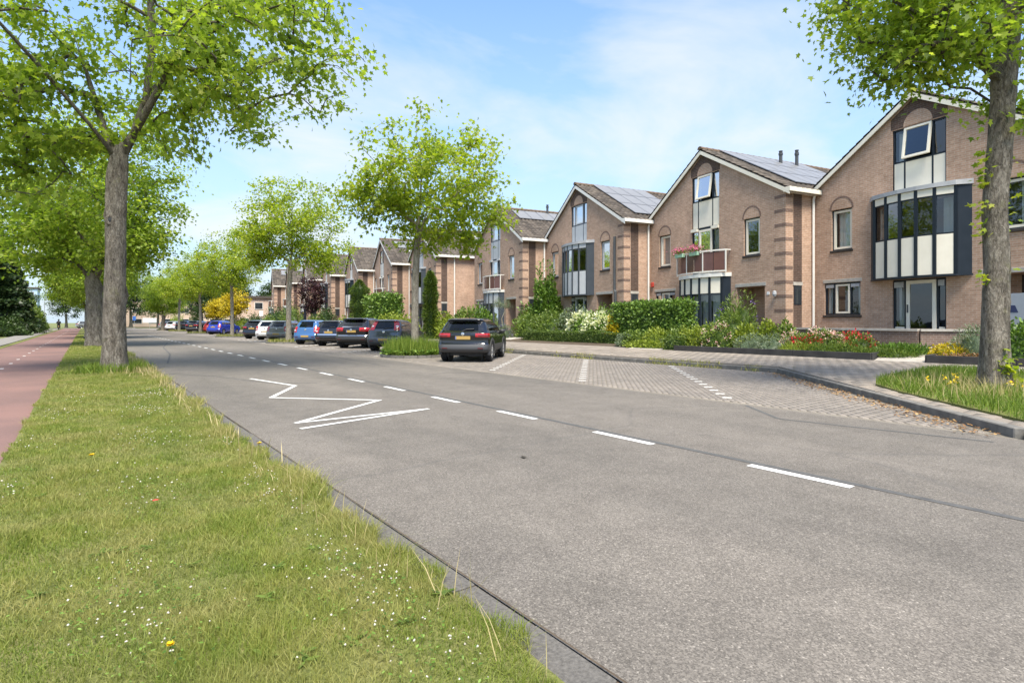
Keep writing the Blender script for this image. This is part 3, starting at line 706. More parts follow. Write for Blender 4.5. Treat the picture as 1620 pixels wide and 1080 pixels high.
    # corner pier with dark bands
    for k in range(10):
        z = 6.72-.6*k
        if z < .8: break
        MB().box(-.55, .01, -.008, .42, z-.13, z).build('brick_band', 'brick_band', h)
    MB().quad((.006, .46, .12), (.006, .98, .12), (.006, .98, zn), (.006, .46, zn)).build('brick_stripe', 'brick_dark', h)
    MB().box(-.1, .03, .44, 1.0, 2.92, 3.06).build('lintel', 'concrete', h); 
    f = MB().box(-.05, .014, .5, .95, 2.1, 2.915).build('side_window', pal['dark'], h); MB().quad((.018, .54, 2.14), (.018, .91, 2.14), (.018, .91, 2.88), (.018, .54, 2.88)).build('pane', 'pane_dark', f)
    # fascia, gutter, downpipe
    for near in (True, False):
        e, a, b, n, L = slope_frame(near); p0 = (e[0], e[2]-.2); p1 = (-UA, APEX-.17)
        MB().hprism([(p0[0], p0[1]-.06), (p1[0], p1[1]-.08), (p1[0], p1[1]+.10), (p0[0], p0[1]+.12)], -.172, -.125).build('verge_board', pal['trim'], h)
    glen = p_side-.02
    MB().box(.02, .36, -.175, glen, EAVE-.31, EAVE-.12).build('gutter', pal['trim'], h, bevel=.012)
    if p_side < 4: MB().tube([(.13, glen-.16, EAVE-.32), (.08, glen-.16, EAVE-.5), (.08, glen-.16, .3)], .052, 10).build('downpipe', 'white_paint', h)
    else: MB().tube([(.13, 1.6, EAVE-.32), (.08, 1.6, EAVE-.5), (.08, 1.6, .3)], .052, 10).build('downpipe', 'white_paint', h)
    roof(h, single, solar, skylight, pipes)
    return h
PC = dict(frame='cream', panel='cream', dark='navy', trim='cream', glass_panel='balcony_glass')
PG = dict(frame='panel_grey', panel='panel_grey', dark='slate_frame', trim='white_paint', glass_panel='balcony_glass')
PW = dict(frame='white_paint', panel='white_paint', dark='navy', trim='white_paint', glass_panel='balcony_glass')
S2 = .5184*D; PP = .3813*D
SG = 'brick houses stepped along the street'
h1 = house(S2-PP, 'A', PC, True, [], pipes=[(5, 4.6, .5)], detail='open', cur=(0,))
reg(h1, 'brick gabled house with cream panelled bow window over its glazed garden door', 'house', SG)
sol2 = [(1.0+1.01*k, .65+1.68*r) for r in range(3) for k in range(6 if r else 8)]
h2 = house(S2, 'B', PC, True, [(y, t+.1) for y, t in sol2], pipes=[(4.6, 5.0, .75), (5.8, 5.0, .95)], detail='open')
reg(h2, 'brick gabled house with cream panels and flower-hung balcony behind the clipped hedge', 'house', SG)
h3 = house(S2+PP, 'A', PG, True, [(1.1+1.01*k, .9+1.68*r) for r in range(3) for k in range(8 if r < 1 else 5 if r < 2 else 4)], pipes=[(6.8, 4.6, .8)])
reg(h3, 'brick gabled house with grey bow window upstairs and dark pipe on its front', 'house', SG)
h4 = house(S2+2*PP, 'B', PG, False, [(1.2+1.01*k, 3.7) for k in range(6)], pipes=[(4.2, 5.2, .8)])
reg(h4, 'brick gabled house with grey-framed balcony behind the parked black crossover', 'house', SG)
h5 = house(41.7, 'A', PG, False, [], skylight=(4.6, 3.6), p_side=9.5)
reg(h5, 'brick gabled house with long plain side wall behind the near slim cypress', 'house', SG)
h6 = house(50.1, 'B', PW, False, [(1.1+1.01*k, 3.6) for k in range(4)], skylight=(2.2, 2.2)); reg(h6, 'brick gabled house with skylight under its row of solar panels', 'house', SG)
h7 = house(58.5, 'A', PW, False, [(-50, 0)][:0], pipes=[(3, 3.2, .3), (4, 3.2, .3), (3.4, 2.2, .3), (5, 2.2, .3)]); reg(h7, 'brick gabled house with four short flue pipes on a bare tiled roof', 'house', SG)
def hcopy(src, s, label):
    c = copy_tree(src); c.location = (D, s, 0); c['label'] = label; return c
hcopy(h7, 66.9, 'brick gabled house partly behind the dark plum tree'); hcopy(h6, 75.4, 'brick gabled house behind the lavender mounds, beyond the plum tree')
hcopy(h4, 83.8, 'brick gabled house with solar panels, second beyond the plum tree'); hcopy(h4, 92.3, 'brick gabled house with solar panels, last before the golden trees')
# extras on single houses
MB().tube([(-.75, -.06, 6.1), (-.75, -.06, 3.15), (-.62, -.09, 3.05), (-.62, -.09, .5)], .075, 10).build('front_pipe', 'dark_pipe', h3)
for hh, uu in ((h2, 8.5), (h1, 8.6)): MB().box(-uu-.1, -uu+.1, -.09, .0, 3.3, 3.55).build('alarm_box', 'alarm_red', hh, bevel=.02) if hh is h2 else None
MB().box(-.93, -.80, -.02, .01, 2.55, 2.68).build('house_number_plate', 'sign_white', h2)
m = MB(); m.lathe([(.05, 0), (.09, .1), (.07, .22), (.02, .25)], 10, c=(-.45, -.12, 2.45)); m.build('wall_lamp', 'lead', h2)
# flower boxes on the balcony (they hang on the rail)
# low garden wall and its coping, in front of house 1
def hp(hh, u, y, z=0):
    v = Matrix.Rotation(hh.rotation_euler.z, 4, 'Z') @ Vector((-u, y, z)); return (hh.location.x+v.x, hh.location.y+v.y, z)
wl = empty('garden_wall', hp(h1, 6, -1.4)); reg(wl, 'low dark brick garden wall with concrete coping below the bow window', 'garden wall')
wl.rotation_euler = h1.rotation_euler
def wl_box(name, mt, P, z0, z1, w):
    for k in range(len(P)-1):
        a, b = Vector(P[k]), Vector(P[k+1]); d = (b-a).normalized(); n = Vector((-d.y, d.x))*w/2; e_ = d*(w/2 if k else 0)
        MB().prism([tuple(a-n), tuple(b-n), tuple(b+n), tuple(a+n)], z0, z1).build(name, mt, wl)
WP = [(6-11.8, 0), (6-9.9, 0), (6-8.0, 0), (6-6.0, 0), (6-3.75, 0), (6-2.3, 1.25)]
wl_box('wall', 'brick_wall_old', [WP[0], WP[4]], .1, 1.07, .22); wl_box('wall', 'brick_wall_old', [WP[4], WP[5]], .1, 1.068, .2)
for k in range(5): wl_box('coping', 'concrete', [(WP[k][0]+.006, WP[k][1]), WP[k+1]], 1.072-.003*k, 1.15-.003*k, .3)
# ------------------------------------------------------------------ cars (local x = forward from the rear bumper)
def cr_interp(zs, vals, z):
    """smooth monotone-ish interpolation through (zs, vals)"""
    z = np.asarray(z, float); zs = np.asarray(zs, float); v = np.asarray(vals, float)
    h = np.diff(zs); d = np.diff(v)/h; m = np.zeros(len(v)); m[0], m[-1] = d[0], d[-1]
    for k in range(1, len(v)-1): m[k] = 0 if d[k-1]*d[k] <= 0 else 2*d[k-1]*d[k]/(d[k-1]+d[k])
    i = np.clip(np.searchsorted(zs, z)-1, 0, len(h)-1); t = (z-zs[i])/h[i]
    return (2*t**3-3*t**2+1)*v[i]+(t**3-2*t**2+t)*h[i]*m[i]+(-2*t**3+3*t**2)*v[i+1]+(t**3-t**2)*h[i]*m[i+1]
NR, NC, NS = 14, 6, 52
def car_outline(xr, xf, w, r, bow):
    """closed loop: rear face (-y to +y), corner, left side (rear to front), corner, front face, corner, right side, corner"""
    r = min(r, w*.9, (xf-xr)*.45); P = []
    f = lambda y: bow*(y/max(w, .01))**2
    for k in range(NR): y = -(w-r)+2*(w-r)*k/(NR-1); P.append((xr+f(y)*.6, y))
    for k in range(1, NC+1): a = math.pi/2*k/(NC+1); P.append((xr+f(w-r)*.6+(r-f(w-r)*.6)*(1-math.cos(a)), w-r+r*math.sin(a)))
    for k in range(NS): P.append((xr+r+(xf-xr-2*r)*k/(NS-1), w))
    for k in range(1, NC+1): a = math.pi/2*k/(NC+1); P.append((xf-r+(r-f(w-r))*math.sin(a), w-r+r*math.cos(a)))
    for k in range(NR): y = (w-r)-2*(w-r)*k/(NR-1); P.append((xf-f(y), y))
    for k in range(1, NC+1): a = math.pi/2*k/(NC+1); P.append((xf-f(w-r)-(r-f(w-r))*(1-math.cos(a)), -(w-r)-r*math.sin(a)))
    for k in range(NS): P.append((xf-r-(xf-xr-2*r)*k/(NS-1), -w))
    for k in range(1, NC+1): a = math.pi/2*k/(NC+1); P.append((xr+r-(r-f(w-r)*.6)*math.sin(a), -(w-r)-r*math.cos(a)))
    return P
NL = 2*NR+4*NC+2*NS
I_RC1 = NR; I_LS = NR+NC; I_RS = NR+NC+NS+NC+NR+NC
SHAPES = {
 # z, rear x, front x, half width, corner radius (lengths for a 4.19 m long, 1.5 m high car)
 'crossover': [(.32, .18, 4.0, .76, .2), (.36, .07, 4.13, .85, .25), (.46, .0, 4.19, .885, .27), (.58, .02, 4.18, .895, .27), (.66, .085, 4.16, .89, .25), (.78, .09, 4.10, .89, .26), (.90, .06, 3.98, .885, .26), (.98, .075, 3.70, .87, .25), (1.02, .12, 3.25, .85, .24), (1.06, .18, 2.98, .825, .22), (1.16, .27, 2.80, .785, .2), (1.28, .38, 2.55, .725, .18), (1.38, .45, 2.28, .665, .17), (1.42, .36, 2.12, .63, .16), (1.45, .36, 1.95, .58, .15), (1.485, .62, 1.75, .45, .15), (1.50, .95, 1.5, .2, .1)],
 'hatch': [(.28, .18, 3.7, .72, .2), (.33, .06, 3.83, .80, .25), (.43, .0, 3.9, .835, .27), (.56, .0, 3.89, .845, .27), (.64, .06, 3.87, .84, .25), (.78, .10, 3.80, .84, .26), (.88, .12, 3.62, .83, .26), (.95, .14, 3.25, .82, .25), (.99, .17, 2.95, .80, .24), (1.04, .21, 2.76, .775, .22), (1.14, .28, 2.6, .74, .2), (1.27, .38, 2.35, .685, .18), (1.37, .45, 2.1, .63, .17), (1.41, .40, 1.95, .60, .16), (1.44, .42, 1.8, .54, .15), (1.475, .65, 1.6, .4, .15), (1.49, .95, 1.4, .18, .1)],
 'suv': [(.33, .18, 4.2, .78, .2), (.38, .07, 4.32, .87, .25), (.48, .0, 4.39, .905, .27), (.60, .02, 4.38, .915, .27), (.70, .09, 4.36, .91, .25), (.84, .08, 4.30, .91, .26), (.96, .05, 4.12, .90, .26), (1.04, .09, 3.80, .885, .25), (1.09, .14, 3.35, .865, .24), (1.13, .20, 3.10, .84, .22), (1.24, .32, 2.92, .80, .2), (1.36, .45, 2.66, .74, .18), (1.47, .53, 2.38, .68, .17), (1.51, .42, 2.22, .645, .16), (1.54, .42, 2.05, .60, .15), (1.575, .7, 1.85, .46, .15), (1.59, 1.0, 1.6, .2, .1)],
}
def surf_part(name, G, rows, cols, material, parent, off=0, smooth=True, skip=None):
    """copy a patch of the body grid, pushed outwards; cols may wrap"""
    rows = list(rows); cols = list(cols)
    V = []; 
    for i in rows:
        for j in cols: V.append(G[i, j % NL])
    V = np.array(V); n = len(cols); F = []
    for a in range(len(rows)-1):
        for b in range(n-1):
            if skip and skip(V[[a*n+b, a*n+b+1, (a+1)*n+b+1, (a+1)*n+b]].mean(0)): continue
            F.append((a*n+b, a*n+b+1, (a+1)*n+b+1, (a+1)*n+b))
    if off:
        N = np.zeros_like(V)
        for f in F:
            nn = np.cross(V[f[1]]-V[f[0]], V[f[3]]-V[f[0]])
            for q in f: N[q] += nn
        N /= np.maximum(np.linalg.norm(N, axis=1, keepdims=True), 1e-9); V = V-N*off if NSIGN < 0 else V+N*off
    return link(name, np_mesh(name, V, np.array(F), material, smooth=smooth), parent)
NSIGN = -1
def wheel_mesh(r, w):
    ty = MB().lathe([(r*.66, -w/2), (r*.9, -w/2), (r*.98, -w/2+.02), (r, -w/2+.05), (r, w/2-.05), (r*.98, w/2-.02), (r*.9, w/2), (r*.66, w/2)], 28, 'y', cap=False).mesh('tyre', 'tyre', smooth=False)
    m = MB(); m.lathe([(r*.67, -.08), (r*.67, w/2-.005), (r*.61, w/2-.02), (r*.58, .02)], 28, 'y'); m.v = m.v; 
    for k in range(5):
        a = 2*math.pi*k/5
        for s in (-.16, .16):
            c, d = math.cos(a+s), math.sin(a+s); p = Vector((c, 0, d)); t = Vector((-d, 0, c))*r*.055
            y0, y1 = w/2-.045, w/2-.008; a0 = Vector((math.cos(a), 0, math.sin(a)))*r*.12; a1 = p*r*.63; i = len(m.v)
            for (q, yy) in ((a0-t, y0), (a0+t, y0), (a1+t, y0), (a1-t, y0), (a0-t, y1), (a0+t, y1), (a1+t, y1), (a1-t, y1)): m.v.append((q.x, yy, q.z))
            m.f += [(i, i+1, i+2, i+3), (i+4, i+7, i+6, i+5), (i, i+4, i+5, i+1), (i+1, i+5, i+6, i+2), (i+2, i+6, i+7, i+3), (i+3, i+7, i+4, i)]
    m.lathe([(r*.16, .0), (r*.16, w/2), (r*.1, w/2+.006)], 14, 'y')
    return ty, m.mesh('rim', 'rim')
WH = {r: wheel_mesh(r, .215) for r in (.30, .33, .355)}
HUBDARK = MB().lathe([(.6, 0), (.6, .03)], 24, 'y').mesh('wheel_arch_liner', 'plastic_black')
def car(shape, L, W, H, paint, loc, label, wr=.33, clad=None, lights='wrap', plate_z=.8, plate_on='tailgate', chrome=False, glassm='car_glass', rails=False, group='cars parked in the slanted bays', heading=45, full=True, emblem=True, rake=0, low_light=False):
    S = SHAPES[shape]; z = [s[0] for s in S]; Z = np.array(list(np.arange(z[0], .72, .035))+list(np.arange(.74, z[-1]-.09, .03))+list(np.linspace(z[-1]-.09, z[-1], 7)))
    xr, xf, w, r = (cr_interp(z, [s[k] for s in S], Z) for k in (1, 2, 3, 4))
    if rake: xr = xr+rake*np.clip((Z-.95)/(z[-1]-.95), 0, 1)*.4
    L0 = max(s[2] for s in S); W0 = max(s[3] for s in S); H0 = z[-1]; sx_, sy_, sz_ = L/L0, W/(2*W0), H/H0
    G = np.array([[(p[0]*sx_, p[1]*sy_, Z[i]*sz_) for p in car_outline(xr[i], xf[i], w[i], r[i], .11 if Z[i] < 1.02 else .07)] for i in range(len(Z))])
    # gentle crown on the roof and glass
    nz = len(Z); row = lambda zz: int(np.argmin(abs(Z-zz)))
    root = empty('parked_car', loc, R(heading)); reg(root, label, 'car', group)
    ax_r, ax_f = .74*sx_+ (0 if shape == 'hatch' else .06), L-.86*sx_
    ra = wr+.055
    def skip(c): return abs(c[1]) > .35 and any((c[0]-ax)**2+(c[2]-wr)**2 < ra*ra for ax in (ax_r, ax_f))
    allc = list(range(NL))+[0]
    zb = row(.60 if clad else .58); zw0, zw1 = row(1.075 if shape != 'hatch' else 1.03), row(1.37 if shape != 'suv' else 1.455)
    # body shell: glazing belt is open where panes sit
    SW = [(.06, .30), (.33, .58), (.61, .93)] if shape != 'hatch' else [(.05, .27), (.31, .60), (.63, .94)]
    def side_cols(a, b): return range(I_LS+int(a*(NS-1)), I_LS+int(b*(NS-1))+1), range(I_RS+int((1-b)*(NS-1)), I_RS+int((1-a)*(NS-1))+1)
    openf = set()
    wins = [('rear_window', range(1, NR-1))] + [('windscreen', range(I_LS+NS+NC+1, I_LS+NS+NC+NR-1))]
    for a, b in SW:
        l_, r_ = side_cols(a, b); wins += [('side_window', l_), ('side_window', r_)]
    for _, cs in wins:
        cs = list(cs)
        for i in range(zw0, zw1):
            for j in cs[:-1]: openf.add((i, j))
    F = []; FB = []
    C = (G[:-1][:, :, None, :])
    for i in range(nz-1):
        for j in range(NL):
            q = (i*NL+j, i*NL+(j+1) % NL, (i+1)*NL+(j+1) % NL, (i+1)*NL+j)
            if (i, j) in openf: continue
            c = (G[i, j]+G[i, (j+1) % NL]+G[i+1, j]+G[i+1, (j+1) % NL])/4
            if skip(c): continue
            (FB if (clad and i < zb) else F).append(q)
    V = G.reshape(-1, 3)
    me = np_mesh('body', V, np.array(F), paint, smooth=True); body = link('body', me, root)
    cap = [tuple(G[nz-1, j]) for j in range(NL)]; m = MB(); m.v = cap; m.f = [tuple(range(NL))]; m.build('roof_panel', paint, root)
    if FB: link('bumper_cladding', np_mesh('bumper_cladding', V, np.array(FB), clad, smooth=True), root)
    for nm, cs in wins:
        surf_part(nm, G, range(zw0, zw1+1), cs, glassm, root, .003)
    # underside and cabin floor block the view through
    MB().box(.5, L-.4, -W/2+.16, W/2-.16, .21, .42).build('underbody', 'plastic_black', root)
    m = MB(); m.box(.75, 1.25, -W/2+.22, W/2-.22, .55, .98*sz_); m.box(1.9, 2.35, -W/2+.2, -.08, .5, 1.0*sz_); m.box(1.9, 2.35, .08, W/2-.2, .5, 1.0*sz_); m.box(.35, L-1.1, -W/2+.16, W/2-.16, .4, .62)
    for y in (-.36, .36): m.box(1.92, 2.06, y-.13, y+.13, 1.0*sz_, 1.2*sz_); m.box(.82, .94, y-.12, y+.12, .98*sz_, 1.12*sz_)
    m.build('seats', 'seat_dark', root)
    # wheels
    ty, ri = WH[wr]
    for ax in (ax_r, ax_f):
        for s in (1, -1):
            y = s*(W/2-.115); wh = link('wheel', ty, root, (ax, y, wr), (0, 0, 0 if s > 0 else math.pi)); rm = link('rim', ri, wh)
            # arch lip
            am = MB(); pts = [(ra*math.cos(t_), ra*math.sin(t_)) for t_ in np.linspace(-.25, math.pi+.25, 20)]
            for k in range(19):
                a, b = pts[k], pts[k+1]; k1, k2 = (1.0-.10, 1+.13)
                yo = s*(W/2+.004); yi = s*(W/2-.09)
                P4 = [(ax+a[0]*k1, wr+a[1]*k1), (ax+a[0]*k2, wr+a[1]*k2), (ax+b[0]*k2, wr+b[1]*k2), (ax+b[0]*k1, wr+b[1]*k1)]
                i = len(am.v); am.v += [(p[0], yo, p[1]) for p in P4]+[(p[0], yi, p[1]) for p in P4]; am.f += [(i, i+1, i+2, i+3), (i, i+4, i+5, i+1), (i+1, i+5, i+6, i+2), (i+2, i+6, i+7, i+3), (i+3, i+7, i+4, i)]
            am.build('arch_lip', clad or paint, root)
            lm = MB(); lm.lathe([(ra*.99, 0), (ra*.99, .03)], 22, 'y', (ax, s*(W/2-.30)-.015, wr)); lm.build('wheel_well', 'plastic_black', root)
    # tail lamps
    zl0, zl1 = (.86, .985) if shape != 'hatch' else (.76, .98)
    if shape == 'suv': zl0, zl1 = .90, 1.06
    if lights == 'tall': zl0, zl1 = (.98, 1.42)
    if lights == 'mid': zl0, zl1 = (.74, 1.06)
    r0, r1 = row(zl0), row(zl1)
    if lights == 'tall': cl, crr = range(I_RC1-2, I_RC1+3), range(NL-4, NL+1+1)
    else: cl, crr = range(I_RC1-(3 if lights == 'wrap' else 1), I_LS+(2 if lights == 'wrap' else 0)), range(NL-NC-(1 if lights == 'wrap' else -1), NL+(3 if lights == 'wrap' else 1))
    for cs in (cl, crr):
        lamp = surf_part('tail_lamp', G, range(r0, r1+1), cs, 'tail_red', root, .012)
        surf_part('lamp_band', G, range(r0+max(1, (r1-r0)//3), r0+max(2, (r1-r0)//2)+1), list(cs)[1:-1], 'lamp_clear' if lights != 'wrap' else 'tail_dark', lamp, .018)
    # front lamps
    for cs in (range(I_LS+NS-1, I_LS+NS+NC+2), range(I_LS+NS+NC+NR-3, I_LS+NS+NC+NR+NC+1)): surf_part('head_lamp', G, range(row(.70), row(.82)+1), cs, 'lamp_clear', root, .01)
    # number plate, emblem, wiper, aerial, mirrors, reflectors, handles
    pz = plate_z; xp = float(G[row(pz/sz_), NR//2][0])
    pl = MB().box(xp-.028, xp+.01, -.26, .26, pz-.056, pz+.056).build('number_plate', 'plate', root, bevel=.006); MB().box(xp-.0305, xp-.027, .215, .258, pz-.05, pz+.05).build('plate_band', 'plate_blue', pl)
    if emblem: MB().lathe([(.055, -.0), (.055, .02), (.03, .028)], 14, 'y').build('emblem', 'chrome', root, loc=(float(G[row(.97 if shape != 'hatch' else .9), 7][0])+.0, 0, (.955 if shape != 'hatch' else .9)*sz_), rot=(0, 0, math.pi/2))
    zwm = float(Z[zw0])*sz_; xw = float(G[zw0, NR//2][0]); MB().tube([(xw-.02, .03, zwm-.02), (xw-.0, -.1, zwm+.045), (xw+.02, -.36, zwm+.06)], .014, 6).build('rear_wiper', 'plastic_black', root)
    MB().tube([(1.25, 0, H-.03), (1.16, 0, H+.07)], [.03, .006], 6).build('aerial', 'plastic_black', root)
    for s in (1, -1):
        mm = MB(); mm.lathe([(.03, 0), (.09, .02), (.105, .07), (.09, .15), (.04, .19)], 10, 'y'); mm.v = [(v[0]*.7, v[1]*s, v[2]*.8) for v in mm.v]
        mm.build('wing_mirror', paint if not clad else 'plastic_black', root, loc=(L*.655, s*(W/2-.06), 1.02*sz_), smooth=True)
        for ax in (.36, .56): MB().box(L*ax-.09, L*ax+.09, s*(W/2-.01)-.012, s*(W/2-.01)+.012, .90*sz_-.015, .90*sz_+.015).build('door_handle', 'chrome' if chrome else paint, root, bevel=.005)
        xb = float(G[row(.5), 2][0]); MB().box(xb-.02, xb+.02, s*(W/2-.28)-.09, s*(W/2-.28)+.09, .47*sz_, .495*sz_).build('reflector', 'tail_dark', root)
    if rails:
        for s in (1, -1): MB().tube([(.72, s*.53*W/1.8, H-.085), (.85, s*.54*W/1.8, H-.02), (1.8, s*.54*W/1.8, H-.02), (2.1, s*.53*W/1.8, H-.12)], .017, 6).build('roof_rail', 'chrome', root)
    if chrome:
        surf_part('chrome_strip', G, range(row(.64), row(.66)+2), list(range(NL-3, NL))+list(range(0, NR+3)), 'chrome', root, .012)
    return root
def bayspot(diff, xrear): return (xrear, xrear+diff, .008)
car('crossover', 4.19, 1.79, 1.505, 'paint_black', bayspot(6.15, 10.15), 'black crossover with red tail lamps and grey lower bumper parked alone', .355, 'plastic_grey', 'wrap', .83, rails=True)
car('hatch', 3.95, 1.69, 1.49, 'paint_grey', bayspot(13.6, 11.0), 'dark grey hatchback with tall lamps beside the near tree island', .30, 'plastic_grey', 'tall', .55)
car('suv', 4.39, 1.82, 1.59, 'paint_black', bayspot(17.4, 10.9), 'black sport utility car with orange plate next to the dark grey hatchback', .355, 'plastic_black', 'wrap', .88, chrome=True, rails=True)
car('hatch', 3.95, 1.72, 1.46, 'paint_black', bayspot(20.9, 10.9), 'black small hatchback between the blue hatchback and black sport utility car', .30, None, 'mid', .78, chrome=True)
car('hatch', 3.6, 1.6, 1.49, 'paint_blue', bayspot(24.4, 10.6), 'mid blue hatchback with bright red lamps beside the second tree', .30, None, 'mid', .5)
car('hatch', 3.97, 1.68, 1.46, 'paint_silver', bayspot(31.2, 10.7), 'silver grey hatchback just beyond the second tree', .30, 'paint_silver', 'mid', .52)
car('hatch', 3.5, 1.62, 1.47, 'paint_white', bayspot(34.8, 10.8), 'white small hatchback between the silver and the black hatchbacks', .30, None, 'mid', .62)
car('crossover', 4.1, 1.76, 1.5, 'paint_black', bayspot(38.6, 10.7), 'black car parked beyond the white small hatchback', .33, None, 'wrap', .84)
car('hatch', 3.9, 1.70, 1.52, 'paint_royal', bayspot(57.5, 11.0), 'royal blue hatchback parked alone behind the third tree', .30, None, 'mid', .80)
car('hatch', 3.9, 1.7, 1.5, 'paint_red', bayspot(61.5, 11.3), 'red car half hidden behind the royal blue hatchback', .30, None, 'mid', .80)
car('crossover', 4.2, 1.8, 1.52, 'paint_black', bayspot(73.5, 11.0), 'black crossover beyond the royal blue hatchback', .33, 'plastic_grey', 'wrap', .84)
car('crossover', 4.2, 1.8, 1.55, 'paint_grey', bayspot(84, 11.0), 'dark grey car next to the far thick tree trunk', .33, None, 'wrap', .84)
for k, (dd, pn, lb) in enumerate(((94, 'paint_white', 'white car in the far bays beyond the thick tree trunk'), (99, 'paint_white', 'white car, second in the far bays beyond the thick tree trunk'), (104, 'paint_silver', 'silver car at the far end of the bays'))): car('hatch', 4.1, 1.74, 1.48, pn, bayspot(dd, 10.6), lb, .30, None, 'mid', .7)
car('crossover', 4.3, 1.8, 1.5, 'paint_silver', (-1.6, 152, .01), 'silver car passing on the far cross road', .33, None, 'wrap', .84, group='cars on the far cross road', heading=10)
car('hatch', 3.9, 1.7, 1.5, 'paint_green', (1.6, 146, .01), 'dark green car standing at the far junction', .30, None, 'mid', .84, group='cars on the far cross road', heading=80)
# ------------------------------------------------------------------ vegetation
MAPLE = np.array([(0, 0, 0), (.30, .02, 0), (.24, .28, 0), (.52, .52, -.05), (.19, .56, 0), (0, 1, -.14), (-.19, .56, 0), (-.52, .52, -.05), (-.24, .28, 0), (-.30, .02, 0)], float); MAPLE[:, 2] += .10*np.abs(MAPLE[:, 0])
KITE = np.array([(0, 0, 0), (.36, .45, .04), (0, 1, -.06), (-.36, .45, .04)], float)
OVAL = np.array([(0, 0, 0), (.24, .3, .03), (.2, .72, .02), (0, 1, -.05), (-.2, .72, .02), (-.24, .3, .03)], float)
NARROW = np.array([(0, 0, 0), (.10, .4, .02), (0, 1, -.08), (-.10, .4, .02)], float)
def unit(a): return a/np.maximum(np.linalg.norm(a, axis=-1, keepdims=True), 1e-9)
def leaf_mesh(name, pos, dirs, nrm, size, template, material, rnd):
    d = unit(dirs); s = unit(np.cross(d, nrm)); n = np.cross(s, d); k = len(template)
    V = pos[:, None]+size[:, None, None]*(s[:, None]*template[None, :, 0:1]+d[:, None]*template[None, :, 1:2]+n[:, None]*template[None, :, 2:3])
    F = np.arange(len(pos)*k).reshape(-1, k)
    return np_mesh(name, V.reshape(-1, 3), F, material, rnd=np.clip(rnd, 0, 1))
def rdir(n, g): return unit(g.normal(size=(n, 3)))

def skeleton(init, tips, step, g, sag=.0):
    """init: list of (pos, parent); joins every tip to the nearest branch with a curved twig"""
    P = [np.array(p[0], float) for p in init]; par = [p[1] for p in init]; tipidx = []
    base = P[0]
    order = np.argsort([np.linalg.norm(t-P[len(init)//2]) for t in tips])
    arr = np.array(P)
    for oi in order:
        t = tips[oi]; d = arr-t; L = np.linalg.norm(d, axis=1)
        up = np.maximum(0, arr[:, 2]-t[2]+.3*L)               # prefer to start below the tip
        cost = L+.9*up; cost[:FIRST] += 50
        i = int(np.argmin(cost)); a = arr[i]; n = max(2, int(L[i]/step))
        perp = g.normal(size=3)*L[i]*.07; bowz = np.array([0, 0, L[i]*.10])
        new = []; prev = i
        for k in range(1, n+1):
            s = k/n; q = a+(t-a)*s+(perp+bowz)*math.sin(math.pi*s)+g.normal(size=3)*.03*(k < n)
            if k > n*.7: q[2] -= sag*(s-.7)*L[i]
            P.append(q); par.append(prev); prev = len(P)-1; new.append(q)
        tipidx.append(prev); arr = np.vstack([arr, np.array(new)])
    return np.array(P), np.array(par), tipidx
FIRST = 3
def limb_mesh(name, P, par, r, material, start, nside=6):
    idx = [i for i in range(len(P)) if par[i] >= 0 and i >= start]
    A = P[par[idx]]; B = P[idx]; ra = np.minimum(r[par[idx]], r[idx]*1.5); rb = r[idx]
    d = unit(B-A); A = A-d*ra[:, None]*.4
    ref = np.where(np.abs(d[:, 2:3]) < .9, np.array([[0, 0, 1.]]), np.array([[1., 0, 0]])); s = unit(np.cross(d, ref)); t = np.cross(d, s)
    an = np.arange(nside)*2*math.pi/nside
    ring = s[:, None]*np.cos(an)[None, :, None]+t[:, None]*np.sin(an)[None, :, None]
    V = np.concatenate([A[:, None]+ring*ra[:, None, None], B[:, None]+ring*rb[:, None, None]], 1)
    q = np.arange(nside); f = np.stack([q, (q+1) % nside, nside+(q+1) % nside, nside+q], 1)
    F = f[None]+(np.arange(len(idx))*2*nside)[:, None, None]
    return np_mesh(name, V.reshape(-1, 3), F.reshape(-1, 4), material, smooth=True)
def trunk_mesh(name, path, radii, material, seed=0, nside=28, sub=5, flare=1.35, knobs=0, rough=.05):
    g = np.random.default_rng(seed); path = np.array(path, float); n = (len(path)-1)*sub+1
    s = np.linspace(0, len(path)-1, n); C = np.stack([np.interp(s, np.arange(len(path)), path[:, k]) for k in range(3)], 1); rr = np.interp(s, np.arange(len(path)), radii)
    ph = g.uniform(0, 6.28, 8); V = []
    kb = [(g.uniform(0, 6.28), g.uniform(.8, C[-1, 2]), g.uniform(.12, .3)) for _ in range(knobs)]
    for i in range(n):
        h = C[i, 2]-C[0, 2]; fl = 1+(flare-1)*math.exp(-h/.35)
        for q in range(nside):
            a = 2*math.pi*q/nside
            k = 1+rough*(math.sin(3*a+ph[0]+h*.8)+.7*math.sin(5*a+ph[1]-h*1.3)+.6*math.sin(2*a+ph[2]+h*2.1))+(fl-1)*(1+.45*math.sin(5*a+ph[3]))+g.normal()*.015
            for (ka, kh, kr) in kb:
                da = math.atan2(math.sin(a-ka), math.cos(a-ka)); k += .35*math.exp(-((da*rr[i])**2+(h-kh)**2)/(kr*kr*.35))*kr/.3
            V.append((C[i, 0]+rr[i]*k*math.cos(a), C[i, 1]+rr[i]*k*math.sin(a), C[i, 2]))
    F = [(i*nside+q, i*nside+(q+1) % nside, (i+1)*nside+(q+1) % nside, (i+1)*nside+q) for i in range(n-1) for q in range(nside)]
    return np_mesh(name, V, F, material, smooth=True)
def sample_blobs(blobs, g, shell=.42, flat=None):
    out = []
    for (c, r, n) in blobs:
        d = rdir(n, g); rad = g.random(n)**shell; out.append(np.array(c)+d*rad[:, None]*np.array(r))
    return np.concatenate(out)
